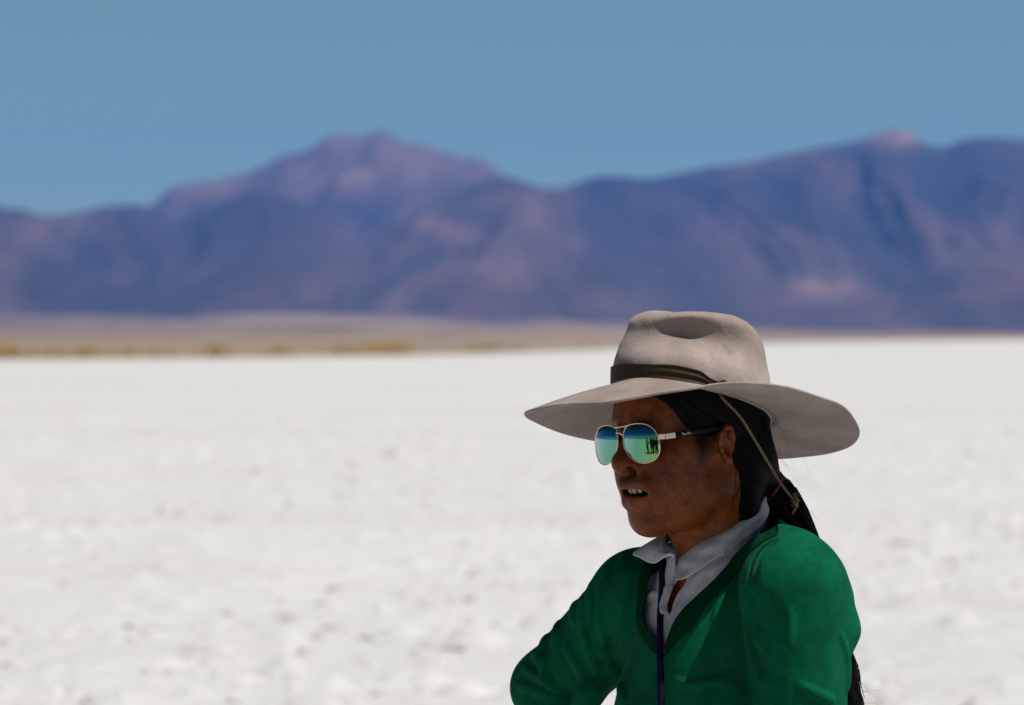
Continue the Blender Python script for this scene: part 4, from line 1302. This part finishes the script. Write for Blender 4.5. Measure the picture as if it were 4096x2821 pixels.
# placket edge beside the gap
e = on(SH0, zC([(640,630),(600,720),(572,880),(585,1040),(600,1150)]), .0030)
e2 = on(SH0, zC([(712,640),(715,800),(690,960),(640,1060),(625,1150)]), .0035)
loft([e, (e + e2) / 2 + np.array([0, -.0012, 0]), e2], 40, 8, 'placket', shirt)
e = on(SH0, zC([(690,1040),(640,1180),(600,1310),(605,1390),(628,1440)]), .0022); e2 = e + np.array([-.010, .002, 0])
loft([e, e2], 30, 4, 'placket', shirt)
# collar: the leaf on the near side
AX0 = TC + np.array([.002, .002, 0])
def neck_depth(x, R):
    return AX0[1] - np.sqrt(np.maximum(R * R - (x - AX0[0]) ** 2, 0))
top_px = np.array([(2700,2226),(2734,2202),(2782,2177),(2838,2151.5),(2895,2126),(2951,2092),(2993.5,2070),(3024.5,2046),(3038,2017),(3051,1999)])
bot_px = np.array([(2706,2315),(2740,2311),(2782,2287),(2838,2247),(2895,2213),(2951,2177),(3008,2132),(3050,2098),(3070,2062),(3074,2030)])
tp = []
for X_, Y_ in top_px:
    x = (X_ - 2048) / F_PX * 7.07
    tp.append(px(X_, Y_, neck_depth(x, .066)))
tp = np.array(tp)
bt = on(SW0, bot_px, .0045); bs = on(SH0, bot_px, .006)
for i in range(len(bt)):
    if bs[i][1] < bt[i][1]: bt[i] = bs[i]
bt[:5] = bs[:5] * .8 + bt[:5] * .2
for i in (7, 8, 9): bt[i] = px(*bot_px[i], tp[i][1] - .004 + (0.006 if i > 7 else 0))
bt[:, 1] = np.convolve(np.pad(bt[:, 1], 1, 'edge'), [.25, .5, .25], 'valid')
wob = np.array([.000, .003, -.001, .003, 0, .003, .001, .002, 0, 0])[:, None] * np.array([[0, -1, 0]])
mid = (tp + bt) / 2 + np.array([0, -.0045, .003]) + wob
q1 = tp * .78 + bt * .22 + np.array([0, -.0045, .0022]); q3 = tp * .25 + bt * .75 + np.array([0, -.003, .001]) - wob
collar = loft([tp, q1, mid, q3, bt], 90, 16, 'collar', shirt, .0020)
# collar: the leaf on the far side, lifting at its point
inn = np.array([px(2679,2127,.012), px(2660,2158,-.004), px(2660,2192,-.022), px(2678,2214,-.032), px(2700,2228,-.040)])
outr = np.array([px(2668,2140,.030), px(2610,2168,.032), px(2569,2188,.030), px(2534,2216,.022), px(2560,2229,.008), px(2593,2247,-.004), px(2621,2250,-.016), px(2652,2231,-.030), px(2675,2221,-.038), px(2699,2229,-.042)])
R0, R1 = resample(inn, 70), resample(outr, 70)
midr = (R0 + R1) / 2 + np.array([0, -.004, .003])
loft([R0, midr, R1], 70, 12, 'collar', shirt, .0020)
v_, f_ = tube(resample(outr, 60) + np.array([0, -.0006, 0]), .0010, 6)
m = Mat('collar_edge'); m.color((0.46, 0.43, 0.42)); m.set(Roughness=0.85)
mesh_obj('collar_edge', v_, f_, m.m, shirt)
edge_pts = np.concatenate([np.array([tp[0], (tp[0] + bt[0]) / 2 + np.array([0, -.004, 0])]), bt[:5]])
v_, f_ = tube(resample(edge_pts, 60) + np.array([0, -.0008, 0]), .0009, 6)
mesh_obj('collar_edge', v_, f_, m.m, shirt)
# stand of the collar round the neck
a_ = np.linspace(0, 2 * math.pi, 80, endpoint=False)
st = []
for rr, dz in ((.0615, -.030), (.0605, -.015), (.0600, .0)):
    x_ = AX0[0] - .007 + (rr + .004) * np.cos(a_); y_ = AX0[1] - .003 + (rr + .004) * np.sin(a_)
    z_ = TC[2] + 0.094 + dz + .46 * (x_ - AX0[0]) - 0.52 * (AX0[1] - y_)
    st.append(np.stack([x_, y_, z_], -1))
o = mesh_obj('collar_stand', np.stack(st, 1).reshape(-1, 3), grid_faces(80, 3, True), M_SHIRT, shirt)
solidify(o, .0014, 0)

# ------------------------------------------------------------------ dark cord down the chest
lan_px = [(2652,2232),(2650,2290),(2647,2371),(2641,2461),(2640,2552),(2641,2660),(2643,2760),(2645,2860),(2648,3000)]
LP = resample(lan_px, 60)
yy = np.minimum(hit(SH0, LP[:, 0], LP[:, 1], 9), hit(SW, LP[:, 0], LP[:, 1], 9)) - .0035
yy = np.array([yy[max(0, i - 3):i + 4].min() for i in range(len(yy))]) - .001
yy = np.convolve(np.pad(yy, 4, 'edge'), np.ones(9) / 9, 'valid')
L3 = np.array([px(a, b, d) for (a, b), d in zip(LP, yy)])
V, F = [], []
for i, p in enumerate(L3):
    w = .0042 if i > 6 else .0046
    for dx, dy in ((-w, .0012), (-w * .5, -.0004), (0, -.0012), (w * .5, -.0004), (w, .0012), (0, .0016)): V.append(p + np.array([dx, dy, 0]))
F = [(i*6 + k, i*6 + (k+1) % 6, (i+1)*6 + (k+1) % 6, (i+1)*6 + k) for i in range(59) for k in range(6)] + [tuple(range(6))[::-1], tuple(59*6 + k for k in range(6))]
m = Mat('navy_cord'); m.color(m.mix(m.noise(500, 3), (0.0018, 0.0014, 0.006), (0.006, 0.0045, 0.024))); m.set(Roughness=0.8); m.b.inputs['Specular IOR Level'].default_value = 0.1
lan = mesh_obj('neck_cord', V, [q[::-1] for q in F], m.m)
tag(lan, 'flat dark navy cord hanging from the neck down the front of the green sweater', 'cord')

# ------------------------------------------------------------------ skirt and shoes (below the picture)
SK = Field(np.arange(HC[0]-.40, HC[0]+.45, .014), np.arange(-.35, .45, .014), np.arange(-.02, 1.02, .014))
SK.add(ellipsoid(T(-.01, 0, -.45), (.125, .178, .13), TR), .04)
for s_ in (1, -1):
    SK.add(capsule(T(-.01, .080*s_, -.46), T(0, .085*s_, -.85), .098, .068), .05); SK.add(capsule(T(0, .085*s_, -.85), T(-.015, .09*s_, -1.20), .068, .060), .03)
v_, f_ = SK.mesh()
m = Mat('dark_trousers'); m.color((0.018, 0.018, 0.024)); m.set(Roughness=0.9)
mesh_obj('trousers', v_, f_, m.m, person)
m = Mat('dark_leather'); m.color((0.015, 0.011, 0.009)); m.set(Roughness=0.5)
for s_ in (1, -1):
    sf = Field(*[np.arange(T(.03, .098*s_, -1.25)[k] - .17, T(.03, .098*s_, -1.25)[k] + .17, .009) for k in range(3)])
    sf.add(capsule(T(-.035, .090*s_, -1.235), T(.105, .105*s_, -1.250), .043, .034), .01); sf.add(capsule(T(-.03, .09*s_, -1.23), T(-.02, .09*s_, -1.15), .045, .050), .02)
    v_, f_ = sf.mesh()
    v_[:, 2] = np.maximum(v_[:, 2], 0.002)
    mesh_obj('shoe', v_, f_, m.m, person)

# ------------------------------------------------------------------ black hair tied in a long tail
TIE = px(3076, 1948, 0.052)
tail = [TIE, px(3112, 1990, .060), px(3146, 2062, .066), px(3170, 2126, .070), px(3192, 2180, .074), px(3240, 2330, .078), px(3305, 2520, .080), px(3365, 2700, .080), px(3392, 2821, .078), px(3410, 2960, .074), px(3415, 3080, .07)]
tail_r = [.0175, .0225, .0240, .0245, .0240, .0225, .0215, .0200, .0185, .016, .008]
HB = Field(np.arange(HC[0]-.12, HC[0]+.26, .0026), np.arange(HC[1]-.13, HC[1]+.16, .0026), np.arange(HC[2]-.46, HC[2]+.13, .0026))
HB.add(ellipsoid(H(-.005, 0, .033), (.1065, .0830, .0885), HR), .01)
# open the face: everything in front of the hairline goes
def front(x, y, z): return None
def half(n, d):
    n = np.array(n, float) / np.linalg.norm(n)
    def f(a, b, c): return -(n[0]*a + n[1]*b + n[2]*c - d)
    return f
HB.add((H(.06, 0, 0), np.full(3, .2), frame_fn(HR, HC, lambda f, l, u: -(f - (0.046 + 0.85 * u)) / 1.31)), .006, 's')
HB.add(ellipsoid(H(-.046, 0, -.036), (.056, .064, .062), HR), .02)
HB.add(ellipsoid(H(-.030, .034, -.055), (.030, .030, .060), HR), .02)
HB.add(capsule(H(-.060, .012, -.050), TIE, .048, .0185), .03)
HB.add(capsule(H(-.026, .046, -.052), px(2972, 2052, -.012), .024, .022), .02)
chain(HB, tail, tail_r, .01)
HB.add(ellipsoid(H(.012, .088, -.020), (.028, .025, .029), HR), .004, 's')
hV, hF = HB.mesh()
hV = relax(hV, hF, 2, .5)
m = Mat('black_hair')
st = m.noise(55, 5, 0.7, m.mapping((1.0, 1.0, 0.12)))
m.color(m.mix(st, (0.0008, 0.0006, 0.0005), (0.003, 0.0021, 0.0017)))
m.set(Roughness=0.5); m.b.inputs['Specular IOR Level'].default_value = 0.07
m.bump(m.noise(160, 4, 0.7, m.mapping((1.0, 1.0, 0.10))), 0.6, 0.003)
M_HAIR = m.m
hair = mesh_obj('hair', hV, hF, M_HAIR, person)

# combed strands from the temples and crown back to the tie
from mathutils.bvhtree import BVHTree
bvh = BVHTree.FromPolygons([Vector(v) for v in hV], [tuple(q) for q in hF])
rg = np.random.default_rng(21)
parts = []
def drape(P, lift):
    out = []
    for p in P:
        loc, nrm, _, _ = bvh.find_nearest(Vector(p))
        out.append(np.array(loc + nrm * lift))
    return np.array(out)
TIEo = TIE + np.array([-.004, -.016, .004])
for i in range(620):
    u = rg.uniform(-0.052, 0.052); f = 0.046 + 0.85 * u + rg.uniform(-.012, .003)
    if i % 3 == 0: f = rg.uniform(-.07, .03); u = max(u, (f - .046) / .85 + .005)
    if u < -.012: f = min(f, .012)
    a = H(f, 0.078, u)
    end = TIE + rg.normal(0, .007, 3)
    mid_ = a * .5 + end * .5 + HR[1] * .02 - HR[0] * .004 + rg.normal(0, .004, 3)
    P = resample([a, a * .72 + mid_ * .28 - HR[0] * .006, mid_, end], 12)
    P = drape(P, rg.uniform(.0001, .0016))
    parts.append(tube(P, rg.uniform(.00025, .00055), 3, caps=False))
for i in range(260):
    a = H(rg.uniform(-.034, .008), .07, rg.uniform(-.11, -.045))
    end = TIE + rg.normal(0, .008, 3) + np.array([0, 0, rg.uniform(-.02, .004)])
    P = drape(resample([a, a * .5 + end * .5 + np.array([0, -.01, -.004]), end], 10), rg.uniform(.0001, .0014))
    parts.append(tube(P, rg.uniform(.00025, .0005), 3, caps=False))
for i in range(420):
    o_ = rg.normal(0, 1, 3); o_ /= np.linalg.norm(o_)
    P = np.array([p + o_ * r * .96 for p, r in zip(tail[:9], tail_r[:9])])
    P = drape(resample(P, 16), rg.uniform(.0002, .0022))
    n0 = rg.integers(0, 6)
    parts.append(tube(P[n0:n0 + 10], rg.uniform(.0003, .0006), 3, caps=False))
v_, f_ = merge(parts)
m = Mat('hair_strand'); m.color((0.0025, 0.0018, 0.0015)); m.set(Roughness=0.36); m.b.inputs['Specular IOR Level'].default_value = 0.09
tag(mesh_obj('hair_strands', v_, f_, m.m, hair), kind='stuff')
# sideburn wisps, down on the nape and flyaways against the sky
bvb = BVHTree.FromPolygons([Vector(v) for v in bodyV], [tuple(q) for q in bodyF])
parts = []
for i in range(180):
    if i < 100: a = H(rg.uniform(.022, .050), .075, rg.uniform(-.014, .008)); L = rg.uniform(.010, .034); d = -HR[2] + HR[0] * rg.uniform(-.35, .12)
    elif i < 150: a = H(rg.uniform(-.03, -.002), .066, rg.uniform(-.085, -.05)); L = rg.uniform(.012, .035); d = -HR[2] * 1.0 + HR[0] * rg.uniform(.0, .5)
    else: a = H(rg.uniform(.045, .062), .07, rg.uniform(.008, .025)); L = rg.uniform(.008, .02); d = -HR[0] - HR[2] * rg.uniform(.2, .7)
    P = []
    curl = rg.uniform(-.3, .3)
    for t in np.linspace(0, 1, 7):
        p = a + d * L * t + HR[0] * curl * L * t * t
        loc, nrm, _, _ = bvb.find_nearest(Vector(p))
        P.append(np.array(loc + nrm * (.0005 + .0010 * t * rg.random())))
    parts.append(tube(P, np.linspace(.00016, .00006, 7), 3, caps=False))
for i in range(44):
    if i < 24: a = H(rg.uniform(-.104, -.085), rg.uniform(.0, .05), rg.uniform(-.05, .01)); d = np.array([rg.uniform(.3, 1.0), rg.uniform(-.4, .2), rg.uniform(-1.2, -.3)]); L = rg.uniform(.02, .07)
    else:
        k = rg.uniform(1, 8); j = int(k); a = tail[j] + (tail[j+1] - tail[j]) * (k - j) + np.array([tail_r[j] * .9, -.004, 0]); d = np.array([rg.uniform(.4, 1.0), rg.uniform(-.5, .1), rg.uniform(-1.2, .5)]); L = rg.uniform(.012, .045)
    c2 = np.array([rg.uniform(-.6, .2), 0, rg.uniform(-.8, .2)])
    P = [a + d * L * t + c2 * L * t * t for t in np.linspace(0, 1, 9)]
    parts.append(tube(P, np.linspace(.00016, .00007, 9), 3, caps=False))
v_, f_ = merge(parts)
tag(mesh_obj('loose_hairs', v_, f_, M_HAIR, hair), kind='stuff')
# pink elastic
m = Mat('pink_elastic'); m.color((0.42, 0.012, 0.09)); m.set(Roughness=0.6)
d = tail[1] - TIE; d = d / np.linalg.norm(d) * .35 + np.array([.55, 0, -.45]); d /= np.linalg.norm(d)
a_ = np.linspace(0, 2 * math.pi, 40, endpoint=False)
u1 = np.cross(d, [0, 1.0, 0]); u1 /= np.linalg.norm(u1); u2 = np.cross(d, u1)
tc = TIE + d * .002
pts = [tc + .0215 * math.cos(t) * u1 + .0215 * math.sin(t) * u2 for t in a_]
pts = [np.array(bvh.find_nearest(Vector(p))[0]) + (np.array(p) - tc) / np.linalg.norm(np.array(p) - tc) * .0008 for p in pts]
v_, f_ = merge([tube(resample(pts, 60, True) + d * k, .0014, 6, closed=True) for k in (-.0014, .0012)])
mesh_obj('hair_tie', v_, f_, m.m, hair)

# ------------------------------------------------------------------ onlookers standing out of frame, mirrored in the lenses
def onlooker(x, y, face, hgt, jacket, trousers, label, hatted):
    """standing figure with hands in the jacket pockets"""
    k = hgt / 1.72
    ca, sa = math.cos(face), math.sin(face)
    W = lambda f, l, z: np.array([x + (f * ca - l * sa) * k, y + (f * sa + l * ca) * k, z * k])
    R = np.array([[ca, sa, 0], [-sa, ca, 0], [0, 0, 1]])
    g = lambda st, z0, z1: Field(np.arange(x - .36, x + .36, st), np.arange(y - .36, y + .36, st), np.arange(z0, z1, st))
    b = g(.012, .02, hgt + .05)
    b.add(ellipsoid(W(.0, 0, 1.62), np.array((.096, .077, .115)) * k, R), .01); b.add(ellipsoid(W(.025, 0, 1.56), np.array((.07, .058, .075)) * k, R), .02)
    b.add(capsule(W(.098, 0, 1.585), W(.102, 0, 1.57), .012 * k), .012)
    for s in (1, -1):
        b.add(ellipsoid(W(-.005, .076 * s, 1.59), np.array((.018, .008, .03)) * k, R), .006)
        b.add(capsule(W(0, .17 * s, 1.40), W(-.04, .23 * s, 1.12), .046 * k, .036 * k), .02); b.add(capsule(W(-.04, .23 * s, 1.12), W(.09, .15 * s, .98), .034 * k, .028 * k), .02)
        b.add(capsule(W(0, .09 * s, .90), W(.01, .10 * s, .48), .078 * k, .05 * k), .03); b.add(capsule(W(.01, .10 * s, .48), W(-.01, .11 * s, .08), .05 * k, .035 * k), .02)
    b.add(capsule(W(-.01, 0, 1.54), W(-.01, 0, 1.40), .052 * k, .06 * k), .02)
    b.add(ellipsoid(W(0, 0, 1.20), np.array((.10, .15, .27)) * k, R), .04); b.add(ellipsoid(W(0, 0, .92), np.array((.10, .15, .13)) * k, R), .04)
    v_, f_ = b.mesh()
    o = mesh_obj('person', v_, f_, M_SKIN)
    for nm in ('melasma', 'lip', 'mouth', 'down'): set_attr(o, nm, np.zeros(len(v_)))
    tag(o, label, 'person', group='onlookers mirrored in the sunglasses')
    def cloth(nm, c, prims, z0, z1):
        q = g(.012, z0, z1)
        for pr, kk in prims: q.add(pr, kk)
        mm = Mat(nm); mm.color(c); mm.set(Roughness=.9)
        v_, f_ = q.mesh(); mesh_obj(nm, v_, f_, mm.m, o)
    cloth('jacket', jacket, [(ellipsoid(W(0, 0, 1.20), np.array((.125, .175, .29)) * k, R), .04), (ellipsoid(W(0, 0, .95), np.array((.125, .175, .13)) * k, R), .04)] +
          [(capsule(W(-.01, .06 * s, 1.44), W(0, .17 * s, 1.40), .06 * k, .065 * k), .03) for s in (1, -1)] +
          [(capsule(W(0, .17 * s, 1.40), W(-.04, .235 * s, 1.12), .064 * k, .055 * k), .03) for s in (1, -1)] + [(capsule(W(-.04, .235 * s, 1.12), W(.08, .15 * s, .98), .053 * k, .048 * k), .03) for s in (1, -1)], .80 * k, 1.56 * k)
    cloth('trousers', trousers, [(ellipsoid(W(0, 0, .90), np.array((.115, .165, .12)) * k, R), .04)] + [(capsule(W(0, .09 * s, .88), W(.01, .10 * s, .48), .092 * k, .068 * k), .03) for s in (1, -1)] +
          [(capsule(W(.01, .10 * s, .48), W(-.01, .11 * s, .07), .068 * k, .058 * k), .02) for s in (1, -1)], .0, 1.05 * k)
    for s in (1, -1): cloth('shoe', (.02, .018, .016), [(capsule(W(-.04, .11 * s, .045), W(.13, .125 * s, .038), .045, .036), .01)], -.005, .14)
    if hatted: cloth('sun_hat', (.10, .08, .06), [(ellipsoid(W(0, 0, 1.69), np.array((.105, .09, .085)) * k, R), .02), (ellipsoid(W(0, 0, 1.665), np.array((.19, .17, .012)) * k, R), .02)], 1.6 * k, 1.8 * k)
    else: cloth('hair', (.006, .005, .004), [(ellipsoid(W(-.015, 0, 1.645), np.array((.098, .086, .105)) * k, R), .02), (ellipsoid(W(-.05, 0, 1.57), np.array((.05, .075, .08)) * k, R), .02)], 1.45 * k, 1.8 * k)
def at(deg, d): return HC[0] - math.sin(math.radians(deg)) * d, -math.cos(math.radians(deg)) * d
for deg, d, hgt, jc, tr, lb, hh in ((66, 4.3, 1.62, (.20, .20, .19), (.03, .03, .035), 'onlooker in a pale jacket, leftmost of those mirrored in the sunglasses', False),
                                     (58.5, 4.2, 1.74, (.012, .012, .014), (.012, .012, .014), 'tallest onlooker dressed all in black, mirrored in the sunglasses', True),
                                     (54.5, 4.5, 1.68, (.015, .018, .03), (.02, .02, .025), 'onlooker in a navy jacket beside the tallest, mirrored in the sunglasses', False),
                                     (50.0, 4.3, 1.66, (.03, .02, .018), (.03, .03, .045), 'onlooker in a brown jacket, rightmost of those mirrored in the sunglasses', True)):
    x_, y_ = at(deg, d)
    onlooker(x_, y_, math.atan2(-y_, HC[0] - x_) + rg.uniform(-.8, .8), hgt, jc, tr, lb, hh)
